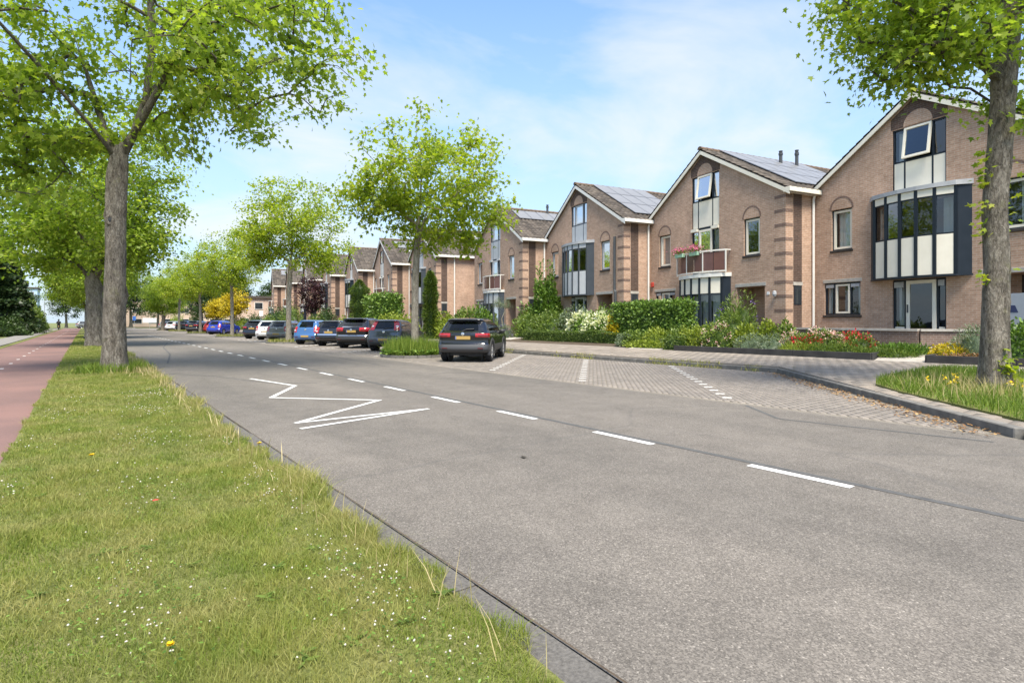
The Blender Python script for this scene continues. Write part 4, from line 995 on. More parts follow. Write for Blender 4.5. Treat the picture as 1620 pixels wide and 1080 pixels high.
def tree(name, seed, path, radii, limbs, blobs, per_tip, lsize, template, leafmat, barkt='bark_young', step=.5, spread=.42, droop=.35, tip_r=.009, knobs=0, flare=1.35, nside=24, cut=None, rough=.05, shell=.42, along=4, pe=None):
    """path = trunk centre line (local), limbs = extra seed lines, blobs = crown volumes"""
    global FIRST
    g = np.random.default_rng(seed); root = empty(name)
    FIRST = max(1, len(path)-2)
    init = [(p, k-1) for k, p in enumerate(path)]
    for lb in limbs:
        for k, p in enumerate(lb[1]): init.append((p, lb[0] if k == 0 else len(init)-1))
    tips = sample_blobs(blobs, g, shell)
    if cut is not None: tips = tips[[bool(cut(t)) for t in tips]]
    P, par, tp = skeleton(init, tips, step, g, .12)
    # pipe model
    PE = pe or (2.0 if barkt == 'bark_old' else 2.25); acc = np.zeros(len(P))
    for i in tp: acc[i] += tip_r**PE
    for i in range(len(P)-1, 0, -1): acc[par[i]] += acc[i]
    r = np.maximum(acc, tip_r**PE)**(1/PE)
    mxr = radii[-1]; nseed = len(path)
    for i in range(nseed, len(P)): r[i] = min(r[i], mxr*.8)
    for i in range(nseed): r[i] = min(radii[i], r[i]) if i == nseed-1 else radii[i]
    link('trunk', trunk_mesh('trunk', path, radii, barkt, seed, nside, 6, flare, knobs, rough), root)
    link('limb', limb_mesh('limb', P, par, r, 'bark_limb' if barkt != 'bark_young' else 'bark_young', nseed), root)
    # leaves along the outer twigs
    src = []; out = []; cl = []
    for ti, i in enumerate(tp):
        j = i; hop = 0
        while hop < along and j >= nseed:
            src.append(P[j]); pj = P[par[j]] if par[j] >= 0 else P[j]; out.append(P[j]-pj); cl.append(ti); j = par[j]; hop += 1
    src = np.array(src); out = unit(np.array(out)); cl = np.array(cl)
    n = len(tp)*per_tip; w = g.integers(0, len(src), n)
    pos = src[w]+g.normal(size=(n, 3))*np.array([spread, spread, spread*.62])*(.45+g.random((n, 1))*.75)
    d = out[w]*.7+rdir(n, g)*.85; d[:, 2] -= droop
    nr = rdir(n, g)*.75+np.array([0, 0, 1.0])
    clr = g.random(len(tp))
    # leaf tone varies at random per twig and per leaf
    rnd = .30*clr[cl[w]]+.75*g.random(n)**1.35
    sz = lsize*(.6+.7*g.random(n))
    link('crown', leaf_mesh('crown', pos, d, nr, sz, template, leafmat, rnd), root)
    return root
def put(t, x, y, z=0, rz=0, s=1.0, label=None, group=None, cat='tree'):
    t.location = (x, y, z); t.rotation_euler = (0, 0, rz); t.scale = (s, s, s); reg(t, label, cat, group); return t
def clone(t, *a, **k): return put(copy_tree(t), *a, **k)

GL = 'maples between the cycle path and the road'; GP = 'young maples in the parking bay islands'
IR = np.array([.8, -.6, 0])                                   # the way to the right as the camera sees it
def ir(a, b=0, z=0): v = IR*a+np.array([.6, .8, 0])*b; return (v[0], v[1], z)
# old maple by the cycle path
pa = [(0, 0, -.1), ir(-.02, 0, 1.5), ir(.02, 0, 3.2), ir(.02, 0, 4.4), ir(.05, 0, 5.2), ir(.10, 0, 5.7), ir(.2, 0, 6.15)]
la = [(5, [ir(.5, 0, 6.4), ir(.78, .1, 7.4), ir(.95, .1, 8.8), ir(.95, 0, 10.4), ir(.9, -.2, 12.2)]), (5, [ir(-.25, .1, 6.2), ir(-.7, .3, 7.3), ir(-1.3, .6, 8.6), ir(-1.9, .8, 10)]),
      (7, [ir(1.6, -.3, 7.9), ir(2.6, -.6, 8.7), ir(3.8, -.7, 9.2), ir(5.0, -.8, 9.5)]), (5, [ir(-.1, -.6, 6.3), ir(-.6, -1.6, 7.4), ir(-1.0, -2.6, 8.3)])]
tA = tree('maple_tree', 21, pa, [.29, .255, .24, .233, .248, .222, .13], la,
          [(ir(.6, 0, 10.6), (6.6, 6.4, 5.0), 270), (ir(4.2, -.6, 8.6), (2.7, 2.6, 2.0), 60), (ir(-2.6, -1.2, 7.6), (3.0, 3.0, 2.2), 80), (ir(-3.0, 0, 5.9), (2.4, 2.4, 1.7), 50), (ir(1.6, 0, 7.4), (2.0, 2.2, 1.2), 36)], 58, .155, MAPLE, 'leaf_maple', 'bark_old', .5, .32, .6, knobs=9, nside=36, rough=.035, cut=lambda t: t[2] > 4.8+.10*max(0, t[0]*.8-t[1]*.6)-(.9 if t[0]*.8-t[1]*.6 < -1.2 else 0) and not (abs(t[0]*.8-t[1]*.6-.45) < .95 and t[0]*.6+t[1]*.8 < .3 and t[2] < 11.5))
put(tA, .65, 18.7, .03, 0, 1, 'old maple with a knot hole in its grey trunk on the grass verge', GL)
m = MB(); m.lathe([(.05, -.02), (.17, 0), (.20, .035), (.14, .07), (.07, .05), (.06, -.04)], 14, 'y'); m.v = [(v[0]*.75, v[1], v[2]) for v in m.v]
kp = (-.11, -.19); m.v = [(v[0]*.8, -v[1], v[2]*.8) for v in m.v]; m.build('bark_knot', 'bark_old', tA, loc=(kp[0], kp[1], 4.05), smooth=True)
m = MB(); m.lathe([(.001, -.01), (.065, .0), (.06, .02)], 12, 'y'); m.build('knot_hole', 'plastic_black', tA, loc=(kp[0], kp[1]-.052, 4.05))
pb = [(0, 0, -.1), ir(0, 0, 1.2), ir(-.05, 0, 2.4), ir(-.15, 0, 3.3), ir(-.2, 0, 3.8)]
lb = [(3, [ir(.35, .1, 4.4), ir(.6, .2, 6), ir(.8, .2, 8), ir(.9, 0, 10)]), (3, [ir(-.9, 0, 4.2), ir(-1.7, 0, 5.2), ir(-2.5, -.2, 6.6), ir(-3.2, -.2, 8)]), (4, [ir(1.5, 0, 6.6), ir(2.6, .2, 7.6)]), (5, [ir(-.6, -.8, 6), ir(-.9, -1.6, 8)])]
tB = tree('maple_tree', 33, pb, [.42, .37, .36, .35, .18], lb, [(ir(-.3, 0, 8.6), (5.0, 5.2, 4.6), 300), (ir(-2.6, 0, 5.6), (2.8, 2.8, 2.4), 90), (ir(2.0, 0, 5.6), (2.0, 2.4, 1.9), 75)], 66, .19, KITE, 'leaf_maple', 'bark_old', .6, .46, .5, knobs=6, rough=.05, cut=lambda t: t[2] > 3.3)
put(tB, .5, 39.4, .03, 0, 1.08, 'forked old maple standing behind the one with the knot hole', GL)
clone(tB, .45, 58.5, .03, 2.2, 1.0, 'forked old maple, third along the cycle path verge', GL)
clone(tB, .45, 77, .03, 4.1, 1.02, 'forked old maple, fourth along the cycle path verge', GL)
clone(tB, .45, 97, .03, 1.1, 1.0, 'forked old maple, fifth along the cycle path verge', GL)
clone(tB, .3, 118, .03, 5.2, .95, 'forked old maple, last of the cycle path verge', GL)
# old maple at the right, beside the pavement
pr = [(0, 0, -.1), ir(-.02, 0, 1), ir(.02, 0, 2.2), ir(-.02, 0, 3.3), ir(.08, 0, 4.4), ir(.16, 0, 5.6), ir(.30, 0, 7.0), ir(.4, 0, 8.2)]
lr = [(5, [ir(-.6, -.2, 6.1), ir(-1.4, -.4, 6.5), ir(-2.2, -.5, 6.8)]), (5, [ir(-.5, .5, 6.8), ir(-1.3, 1.0, 7.8), ir(-2.0, 1.4, 8.6)]), (6, [ir(1, 0, 8), ir(2, .3, 9)]), (7, [ir(.4, .1, 9.5), ir(.3, .1, 11)])]
tR = tree('maple_tree', 45, pr, [.235, .21, .19, .185, .188, .18, .17, .15], lr,
          [(ir(-1.45, -.2, 6.35), (1.4, 1.5, .95), 70), (ir(-1.2, .2, 7.5), (2.0, 2.0, 1.0), 75), (ir(1.2, 0, 7.4), (1.7, 1.8, 1.4), 36), (ir(.3, 0, 10.4), (4.2, 4.2, 3.0), 130), (ir(.5, .0, 5.6), (.5, .5, 1.1), 9)], 54, .115, MAPLE, 'leaf_maple', 'bark_old', .4, .30, .6, pe=2.4, knobs=8, nside=36, rough=.035)
put(tR, 13.28, 3.0, .14, 0, 1, 'mossy old maple in the grass corner before the pavement', 'maples beside the pavement')
g = np.random.default_rng(5)                                   # sprouts on the trunk
n = 190; hh = g.choice([2.05, 2.9, 3.3, 3.75, 3.95, 4.2, .5, .35], n)+g.normal(0, .10, n); side = np.where(hh > 1, np.where(g.random(n) < .7, 2.55, -.7), -2.2)+g.normal(0, .25, n)
pos = np.stack([.23*np.cos(side), .23*np.sin(side), hh], 1)+g.normal(0, .06, (n, 3)); d = np.stack([np.cos(side), np.sin(side), g.normal(0, .5, n)], 1)
reg(link('trunk_sprout', leaf_mesh('trunk_sprout', pos, d, rdir(n, g)+np.array([0, 0, 1]), .06+.08*g.random(n), MAPLE, 'leaf_young', g.random(n)), tR), kind='stuff')

# young maples in the islands
pt = [(0, 0, -.1), ir(0, 0, 1.5), ir(.02, 0, 3.0), ir(.08, 0, 4.3), ir(.12, 0, 5.2)]
lt = [(4, [ir(.2, .1, 6.2), ir(.25, .1, 7.3), ir(.2, 0, 8.6)]), (4, [ir(-.6, .3, 5.8), ir(-1.3, .5, 6.6), ir(-2.0, .6, 7.3)]), (4, [ir(.8, -.3, 5.7), ir(1.6, -.4, 6.3), ir(2.5, -.4, 6.9)]), (4, [ir(.2, .9, 5.9), ir(.4, 1.8, 6.8)]), (3, [ir(.4, -.9, 4.9), ir(.8, -1.8, 5.6)])]
T1 = tree('young_maple', 52, pt, [.17, .145, .135, .13, .13], lt,
          [(ir(.45, 0, 7.3), (3.3, 3.2, 2.7), 150), (ir(2.3, -.2, 5.9), (2.0, 1.9, 1.5), 55), (ir(-1.6, .2, 6.4), (1.8, 1.8, 1.4), 45), (ir(.9, .0, 4.75), (2.0, 1.7, .7), 26)], 46, .155, MAPLE, 'leaf_young', 'bark_young', .38, .33, .5, tip_r=.007, flare=1.25, nside=18, rough=.02)
put(T1, 10.6, 20.6, .02, 0, 1, 'young maple rising from the ivy island beside the black crossover', GP)
T2 = tree('young_maple', 68, pt, [.19, .16, .15, .15, .14], lt,
          [(ir(.2, 0, 7.8), (3.5, 3.4, 3.1), 190), (ir(2.2, 0, 6.0), (1.9, 1.9, 1.4), 45), (ir(-1.9, .2, 6.2), (1.9, 1.8, 1.6), 50)], 60, .17, KITE, 'leaf_young', 'bark_young', .42, .36, .5, tip_r=.008, flare=1.3, nside=16, rough=.02)
put(T2, 10.6, 38.3, .02, .4, 1.0, 'young maple on the grass island beside the mid blue hatchback', GP)
clone(T2, 10.6, 56.0, .02, 2.5, .9, 'young maple standing before the royal blue hatchback', GP)
clone(T2, 10.6, 73.6, .02, 4.4, .88, 'young maple beyond the royal blue hatchback', GP)
clone(T2, 10.6, 92, .02, 1.3, .95, 'young maple near the far end of the bays', GP)
clone(tB, 10.0, 106, .02, 3.1, .72, 'thick-trunked maple at the far end of the bays', 'maples beside the far bays')
# wood of trees closing the street
TF = tree('broadleaf_tree', 91, [(0, 0, -.1), (0, 0, 1.5), (.1, 0, 3.2)], [.3, .25, .22], [(2, [(.1, 0, 5), (0, .2, 8)]), (2, [(1, 0, 4.5), (2.2, 0, 6.5)]), (2, [(-1, .3, 4.4), (-2.2, .4, 6)])], [((0, 0, 6.6), (4.2, 4.2, 4.4), 170)], 55, .30, KITE, 'leaf_dark', 'bark_old', .7, .55, .4, nside=14)
put(TF, 14, 160, 0, 0, 1.05, 'dark broadleaf tree closing the far end of the road', 'trees at the far junction')
far = [(5, 165, 1.1, 1), (-3.5, 172, 1.0, 2), (22, 150, 1.0, 3), (30, 160, 1.15, 4), (-16, 175, 1.1, 5), (-28, 168, 1.0, 6), (38, 150, 1.1, 7), (9.5, 176, 1.3, 8), (18, 124, .9, 9), (25, 132, 1.0, 2), (45, 140, 1.2, 1), (55, 150, 1.2, 3), (-11, 152, .8, 4), (-15, 160, .9, 6), (-21, 150, .9, 2), (-9.5, 134, .75, 5)]
for k, (x, y, s, r_) in enumerate(far): clone(TF, x, y, 0, r_, s, 'dark broadleaf tree in the far tree line behind the junction', 'far tree line behind the junction')
# left hand screen of conifers and shrubs
def conifer(name, seed, h, r, n, leafmat, template=NARROW, size=.3, top=0.0, base=.15):
    g = np.random.default_rng(seed); root = empty(name)
    link('trunk', trunk_mesh('trunk', [(0, 0, -.1), (0, 0, h*.5), (0, 0, h*.95)], [.05+r*.06, .05+r*.03, .02], 'bark_old', seed, 10, 4), root)
    cz = [(h-base)*k/12 for k in range(13)]; MB().lathe([(max(.02, .72*r*((1-k/12)**.75*(1-top)+top*min(1, (1-k/12)*6))), base+cz[k]) for k in range(13)], 12).build('inner_foliage', leafmat, root)
    t = g.random(n)**.8; z = base+(h-base)*t; rr = r*((1-t)**.75*(1-top)+top*np.minimum(1, (1-t)*6))*(1+.16*np.sin(z*5+seed)); a = g.uniform(0, 6.283, n); f = .62+.42*g.random(n)**.5
    pos = np.stack([rr*f*np.cos(a), rr*f*np.sin(a), z], 1); d = np.stack([np.cos(a), np.sin(a), g.normal(.25, .4, n)], 1)
    link('crown', leaf_mesh('crown', pos, d, rdir(n, g)+np.array([0, 0, .6]), size*(.6+.8*g.random(n)), template, leafmat, g.random(n)*.8+.2*(f-.6)/.4), root)
    return root
cA = conifer('conifer', 3, 11.5, 2.6, 11000, 'leaf_conifer', KITE, .36)
put(cA, -7.6, 92, 0, 0, 1, 'tall dark conifer beside the left pavement', 'dark conifers left of the cycle path')
for k, (x, y, s) in enumerate([(-7.9, 84, 1.05), (-7.7, 101, .85), (-9.6, 90, 1.1), (-7.6, 76, .95)]): clone(cA, x, y, 0, k+1, s, 'dark conifer in the group behind the left pavement', 'dark conifers left of the cycle path')

def mound(name, seed, r, n, size, leafmat, template=OVAL, core=True, lump=.18, flowers=None, up=.3, zoff=0.0, rough=1.0):
    """leafy shrub: r = radii (x,y,z), leaves spread through an uneven dome"""
    g = np.random.default_rng(seed); root = empty(name); ph = g.uniform(0, 6.28, 6)
    def surf(d, f):
        a = np.arctan2(d[:, 1], d[:, 0]); k = 1+lump*(np.sin(3*a+ph[0]+4*d[:, 2])+.7*np.sin(5*a+ph[1]-3*d[:, 2])+.6*np.sin(7*d[:, 2]+2*a+ph[2]))*.6
        return d*np.array(r)*(k*f)[:, None]
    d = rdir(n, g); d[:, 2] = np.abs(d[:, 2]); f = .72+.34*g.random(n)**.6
    pos = surf(d, f); pos[:, 2] += zoff
    dd = d*.8+rdir(n, g)*.8; dd[:, 2] += up
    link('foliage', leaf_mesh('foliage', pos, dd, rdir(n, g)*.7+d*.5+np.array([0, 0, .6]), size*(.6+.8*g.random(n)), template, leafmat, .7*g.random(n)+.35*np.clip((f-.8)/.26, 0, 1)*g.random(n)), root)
    st = MB()
    for k in range(6):
        a = k*1.05; st.tube([(0, 0, -.05), (.25*r[0]*math.cos(a), .25*r[1]*math.sin(a), r[2]*.35), (.55*r[0]*math.cos(a), .55*r[1]*math.sin(a), r[2]*.62+zoff)], [.03, .02, .008], 5)
    st.build('stem', 'bark_limb', root)
    if core:
        V = []; F = []; nu, nv = 14, 6
        for j in range(nv+1):
            for i in range(nu):
                u = 2*math.pi*i/nu; v_ = math.pi/2*j/nv; V.append((math.cos(u)*math.cos(v_), math.sin(u)*math.cos(v_), math.sin(v_)))
        V = surf(np.array(V), np.full(len(V), .70)); V[:, 2] += zoff
        for j in range(nv):
            for i in range(nu): F.append((j*nu+i, j*nu+(i+1) % nu, (j+1)*nu+(i+1) % nu, (j+1)*nu+i))
        link('inner_foliage', np_mesh('inner_foliage', V, F, leafmat, rnd=np.zeros(len(F))), root)
    if flowers:
        fm, fn, fs, cl = flowers; cd_ = rdir(fn, g); cd_[:, 2] = np.abs(cd_[:, 2])*1.2+.15; cd_ = unit(cd_); c = surf(cd_, np.full(fn, 1.03)); c[:, 2] += zoff
        w = np.repeat(np.arange(fn), cl); pp = c[w]+g.normal(size=(len(w), 3))*fs*.5; q = unit(pp-c[w]+cd_[w]*fs*.4)
        link('blossom', leaf_mesh('blossom', pp, q+rdir(len(w), g)*.5, rdir(len(w), g)+np.array([0, 0, 1.]), fs*(.6+.6*g.random(len(w))), KITE, fm, g.random(len(w))), root)
    return root
def hedge(name, seed, lx, ly, lz, n, size, leafmat, wob=.04):
    g = np.random.default_rng(seed); root = empty(name)
    MB().box(-lx/2+.07, lx/2-.07, -ly/2+.07, ly/2-.07, 0, lz-.07).build('inner_foliage', leafmat, root)
    A = np.array([ly*lz, ly*lz, lx*lz, lx*lz, lx*ly]); fc = g.choice(5, n, p=A/A.sum()); u = g.uniform(-1, 1, (n, 2)); pos = np.zeros((n, 3)); nr = np.zeros((n, 3))
    for k, (ax, sg) in enumerate(((0, -1), (0, 1), (1, -1), (1, 1), (2, 1))):
        m_ = fc == k; L_ = np.array([lx/2, ly/2, lz/2]); o = [i for i in range(3) if i != ax]
        q = np.zeros((m_.sum(), 3)); q[:, ax] = sg*L_[ax]; q[:, o[0]] = u[m_, 0]*L_[o[0]]; q[:, o[1]] = u[m_, 1]*L_[o[1]]; q[:, 2] += lz/2; pos[m_] = q; nr[m_, ax] = sg
    pos += g.normal(size=(n, 3))*wob+nr*(.03*np.sin(pos[:, 1:2]*2.3+seed)+.03*np.sin(pos[:, 2:3]*5+pos[:, 1:2]))
    pos[:, 2] = np.maximum(pos[:, 2], .02)
    dd = nr*.7+rdir(n, g); dd[:, 2] += .3
    link('foliage', leaf_mesh('foliage', pos, dd, nr*.8+rdir(n, g)*.6, size*(.6+.8*g.random(n)), OVAL, leafmat, g.random(n)), root)
    return root
def G(px, X):                                                   # along-street distance of a sight line at lateral X
    return X/math.tan(math.atan((px-810)/900)+R(36.91))
def at(o, x, y, label, cat='shrub', group=None, rz=0, s=1, z=None): return put(o, x, y, zg(x) if z is None else z, rz, s, label, group, cat)
# screen shrubs on the left
ls = mound('shrub', 101, (2.2, 3.2, 2.4), 4200, .26, 'leaf_dark'); at(ls, -6.9, 96, 'dark rounded shrub overhanging the left pavement', z=0)
for k, (x, y, s) in enumerate([(-6.6, 80, .7), (-6.6, 87, .75), (-6.9, 104, .8), (-7.4, 113, .8), (-6.6, 73, .7), (-6.6, 122, .7)]): at(copy_tree(ls), x, y, 'dark rounded shrub in the row along the left pavement', group='shrubs along the left pavement', rz=k*1.3, s=s, z=0)
ls2 = mound('shrub', 102, (2.2, 2.6, 4.2), 4200, .28, 'leaf_shrub'); at(ls2, -8.4, 109, 'tall mid green shrub behind the left pavement shrubs', z=0)
for k, (x, y, s) in enumerate([(-7.6, 118, 1.0), (-7.2, 99, .9), (-7.0, 107, .95), (-8.5, 128, 1.2)]): at(copy_tree(ls2), x, y, 'tall mid green shrub in the thicket beside the left pavement', group='tall shrubs beside the left pavement', rz=k, s=s, z=0)
at(copy_tree(ls2), -9.5, 120, 'tall mid green shrub at the far end of the left pavement', z=0, s=.9)

# front gardens -------------------------------------------------
at(hedge('box_hedge', 201, .75, 7.6, .66, 15000, .055, 'leaf_box', .018), 20.75, 22.4, 'low clipped box hedge along the pavement before the white hydrangea', 'hedge', z=.18)
at(hedge('hedge', 202, .95, 4.2, 1.9, 8500, .12, 'leaf_ivy', .06), 21.4, 17.55, 'tall clipped leafy hedge in front of the balcony house', 'hedge', z=.34)
at(hedge('box_hedge', 203, .55, .9, .5, 900, .07, 'leaf_box'), 19.55, 14.75, 'short stub of clipped box hedge at the end of the black planter', 'hedge', z=.2)
at(mound('hydrangea', 204, (.85, 2.2, 1.25), 3200, .16, 'leaf_ivy', flowers=('petal_white', 120, .15, 30)), 21.75, 21.5, 'hydrangea mound covered in creamy white blossom', 'hydrangea', z=.4)
for k, (px, X, r, lm, lb) in enumerate([
    (1005, 20.1, (.5, .7, .62), 'leaf_shrub', 'green shrub beside the end of the low box hedge'), (1040, 20.4, (.55, .8, .7), 'leaf_lime', 'lime green shrub under the tall clipped hedge'),
    (1075, 20.6, (.55, .8, .75), 'leaf_shrub', 'bushy green shrub under the right end of the tall hedge'), (1098, 20.2, (.5, .7, .8), 'leaf_lime', 'yellowish shrub beside the cream roses'),
    (1022, 19.6, (.35, 1.0, .26), 'leaf_lime', 'low lime green ground cover by the pale path'), (992, 20.0, (.4, .5, .5), 'leaf_grey', 'grey green tuft at the end of the low box hedge')]):
    at(mound('shrub', 210+k, r, 1300, .10, lm), X, G(px, X), lb)
at(mound('rose_bush', 220, (.55, .7, .95), 1300, .10, 'leaf_shrub', flowers=('petal_pink', 26, .07, 12)), 20.1, G(1138, 20.1), 'rose bush with pale cream blossom behind the black planter', 'rose bush')
at(mound('rose_bush', 221, (.45, .6, .85), 1000, .10, 'leaf_lime', flowers=('petal_pink', 14, .07, 12)), 20.5, G(1118, 20.5), 'small yellowish rose bush next to the white bow window', 'rose bush')
bb = mound('butterfly_bush', 222, (.7, .75, 1.7), 3000, .16, 'leaf_shrub', NARROW, lump=.3, flowers=('petal_purple', 10, .08, 14)); at(bb, 21.3, G(1166, 21.3), 'tall loose butterfly bush before the front porch')
at(mound('shrub', 223, (.42, .42, 1.2), 1300, .12, 'leaf_ivy', lump=.25), 21.5, G(1146, 21.5), 'dark upright shrub beside the white blinds of the bow window')
at(mound('shrub', 224, (.45, .45, .8), 1000, .12, 'leaf_lime', lump=.2), 20.8, G(1182, 20.8), 'lime leaved shrub at the foot of the butterfly bush')
for k, (px, w_) in enumerate([(1190, .75), (1222, .7)]): at(mound('shrub', 225+k, (.5, w_, .62), 1500, .09, 'leaf_grey', NARROW), 19.7, G(px, 19.7), 'silvery shrub spilling over the long black planter' if k == 0 else 'silvery shrub next to the red roses')
at(mound('shrub', 228, (.4, .4, .95), 900, .12, 'leaf_lime'), 20.9, G(1215, 20.9), 'bright green leafy plant against the low brick wall')
at(mound('shrub', 229, (.4, .4, .9), 900, .12, 'leaf_shrub'), 20.9, G(1243, 20.9), 'fresh green plant below the concrete coping')
for k, (px, X, fm, lb) in enumerate([(1258, 20.3, 'petal_pink', 'pink rose bush at the left of the red roses'), (1275, 20.0, 'petal_red', 'red rose bush, the brightest before the low brick wall'), (1300, 20.5, 'petal_pink', 'tall pink rose bush between the red ones'), (1322, 20.3, 'petal_pink', 'pink rose bush under the kitchen window'), (1340, 20.6, 'petal_red', 'red rose bush against the low brick wall'), (1358, 20.3, 'petal_red', 'dark red rose bush nearest the garden door')]):
    at(mound('rose_bush', 230+k, (.42, .5, .62 if 'tall' not in lb else .75), 900, .09, 'leaf_shrub', flowers=(fm, 34, .075, 14)), X, G(px, X), lb, 'rose bush')
for k, px in enumerate([1262, 1300, 1338, 1375, 1410]): at(mound('ground_cover', 240+k, (.45, .62, .36 if k < 3 else .2), 1200, .12, 'leaf_lime' if k in (0,) else 'leaf_shrub', NARROW, up=.9), 19.55+.12*k, G(px, 19.55+.12*k), ('lime ground cover', 'green ground cover', 'feathery ground cover', 'leafy ground cover', 'arching green ground cover')[k]+(' at the front of the rose bed' if k < 3 else ' at the end of the rose bed by the pale path'), 'ground cover')
at(mound('daylily_clump', 246, (.6, .75, .22), 1100, .18, 'leaf_ivy', NARROW, up=1.0), 20.6, G(1425, 20.6), 'arching strap-leaved clump beside the pale garden path', 'plant')
at(mound('heather', 247, (.4, .55, .36), 1100, .07, 'leaf_gold'), 20.4, G(1505, 20.4), 'golden heather mound beside the pale garden path', 'heather')
at(mound('heather', 248, (.35, .5, .25), 900, .06, 'leaf_plum'), 21.0, G(1502, 21.0), 'dark red heather behind the golden mound', 'heather')
at(mound('heather', 249, (.3, .75, .2), 900, .06, 'dead_leaf'), 19.7, G(1535, 19.7), 'brown low heather in the short black planter', 'heather')
at(mound('shrub', 250, (.55, .6, .85), 1600, .11, 'leaf_grey', NARROW), 20.6, G(1545, 20.6), 'silvery bush left of the mossy tree trunk')
at(mound('shrub', 251, (.55, .6, .95), 1600, .11, 'leaf_ivy', OVAL), 20.2, G(1612, 20.2), 'blue green bush right of the mossy tree trunk')
for k, (px, X, r, lm, lb) in enumerate([(835, 21.9, (.7, 1.1, 1.25), 'leaf_shrub', 'loose green shrub at the left end of the box hedge'), (872, 22.4, (.7, 1.6, 1.35), 'leaf_shrub', 'mixed shrub behind the hydrangea, left part'), (915, 22.5, (.6, 1.5, 1.5), 'leaf_grey', 'feathery grey green shrub behind the hydrangea'), (955, 22.3, (.6, 1.2, 1.45), 'leaf_shrub', 'green shrub between hydrangea and tall hedge'), (975, 21.2, (.4, .6, 1.1), 'leaf_gold', 'yellow flecked shrub beside the hydrangea')]):
    at(mound('shrub', 260+k, r, 2200, .13, lm, lump=.25), X, G(px, X), lb)
iv = mound('climber', 270, (.75, 1.0, 2.9), 6500, .17, 'leaf_ivy', lump=.35, zoff=.5); at(iv, 24.0, 28.3, 'tall leafy climber in the corner between two houses', 'climber')
at(mound('climber', 271, (.6, 1.0, 1.6), 1800, .16, 'leaf_ivy', lump=.35), 23.6, 29.3, 'lower leafy climber beside the corner climber', 'climber')
at(mound('lavender', 272, (.5, .7, .75), 1300, .13, 'leaf_grey', NARROW, up=1, flowers=('petal_purple', 60, .05, 8)), 20.9, 28.8, 'lavender clump beside the black crossover', 'lavender')
ol = tree('olive_tree', 280, [(0, 0, 0), (.05, 0, .6), (-.02, 0, 1.1)], [.06, .055, .05], [(2, [(.25, .1, 1.5), (.5, .2, 1.9)]), (2, [(-.3, -.1, 1.5), (-.55, -.2, 1.95)])], [((.5, .2, 2.1), (.42, .42, .36), 22), ((-.55, -.25, 2.1), (.45, .45, .38), 24)], 40, .09, NARROW, 'leaf_grey', 'bark_young', .2, .14, .1, tip_r=.004, nside=10)
at(ol, 22.0, 30.4, 'small olive tree with two silvery tufts before the grey bow window', 'tree')
for k, (px, X, r, lm, lb) in enumerate([(705, 19.8, (.9, 1.3, 1.5), 'leaf_lime', 'yellow green variegated shrub behind the black crossover'), (735, 20.2, (.9, 1.2, 1.7), 'leaf_shrub', 'rounded green shrub behind the black crossover'), (758, 21, (.9, 1.2, 1.8), 'leaf_ivy', 'dark green shrub before the long plain side wall'), (645, 18.6, (.9, 1.3, 1.4), 'leaf_lime', 'lime shrub behind the dark grey hatchback'), (622, 19.2, (1, 1.5, 1.6), 'leaf_lime', 'bright yellow green shrub behind the black sport utility car'), (545, 18.9, (1.0, 1.9, 1.35), 'leaf_lime', 'bright lime shrub before the flat-topped cypress'), (515, 20.5, (1.2, 2, 2.4), 'leaf_dark', 'dark shrub between the plum tree and lime shrub'), (500, 19.5, (1, 1.8, 1.5), 'leaf_shrub', 'round green shrub under the plum tree'), (440, 20, (1.4, 3, 2.8), 'leaf_dark', 'tall dark shrub beyond the second tree'), (425, 18.5, (1.1, 2.4, 1.7), 'leaf_shrub', 'green shrub behind the white small hatchback'), (405, 19, (1.4, 3, 2.1), 'leaf_dark', 'dark wide shrub behind the far black car'), (380, 18.5, (1.1, 2.5, 1.7), 'leaf_lime', 'lime shrub behind the third tree'), (462, 20.5, (1.2, 2.5, 2.9), 'leaf_shrub', 'tall green shrub left of the plum tree'), (345, 18, (1.2, 3, 2.0), 'leaf_dark', 'dark shrub under the golden trees'), (310, 17.5, (1.2, 4, 2.4), 'leaf_shrub', 'green shrub near the far end of the gardens'), (280, 17, (1.5, 4, 2.6), 'leaf_lime', 'light green shrub at the far end of the gardens')]):
    at(mound('shrub', 290+k, r, 1900, .17, lm, lump=.22), X, G(px, X), lb)
cy = conifer('cypress', 320, 4.6, .42, 6500, 'leaf_box', NARROW, .2, top=.75, base=.02); at(cy, 18.9, G(681, 18.9), 'slim columnar cypress beside the first island tree', 'cypress', z=.2)
cy2 = conifer('cypress', 321, 5.0, .78, 6500, 'leaf_box', NARROW, .2, top=.97, base=.02); at(cy2, 20.6, G(569, 20.6), 'flat-topped broad cypress column before the houses', 'cypress', z=.3)
at(hedge('hedge', 322, 1.5, 4.2, 3.2, 5200, .20, 'leaf_ivy', .14), 20.6, G(606, 20.6), 'large laurel hedge behind the parked cars', 'hedge')
for k, px in enumerate([470, 485, 505, 520]): at(mound('lavender', 330+k, (.6, 1.1, 1.0), 900, .15, 'leaf_grey', NARROW, up=1, flowers=('petal_purple', 170, .09, 8)), 18.2+.25*(k % 2), G(px, 18.3), 'purple flowering lavender mound in the row behind the parked cars', 'lavender', 'lavender mounds behind the parked cars')
pl = tree('plum_tree', 340, [(0, 0, 0), (.05, 0, .9), (0, 0, 1.8)], [.12, .1, .09], [(2, [(.3, .2, 2.8), (.6, .3, 4)]), (2, [(-.4, 0, 2.8), (-.8, .2, 4)]), (2, [(0, -.3, 3), (0, -.5, 4.6)])], [((0, 0, 4.1), (1.9, 1.9, 2.3), 110)], 40, .19, KITE, 'leaf_plum', 'bark_old', .35, .26, .1, nside=12)
at(pl, 20, 63.5, 'dark purple plum tree in a front garden', 'tree')
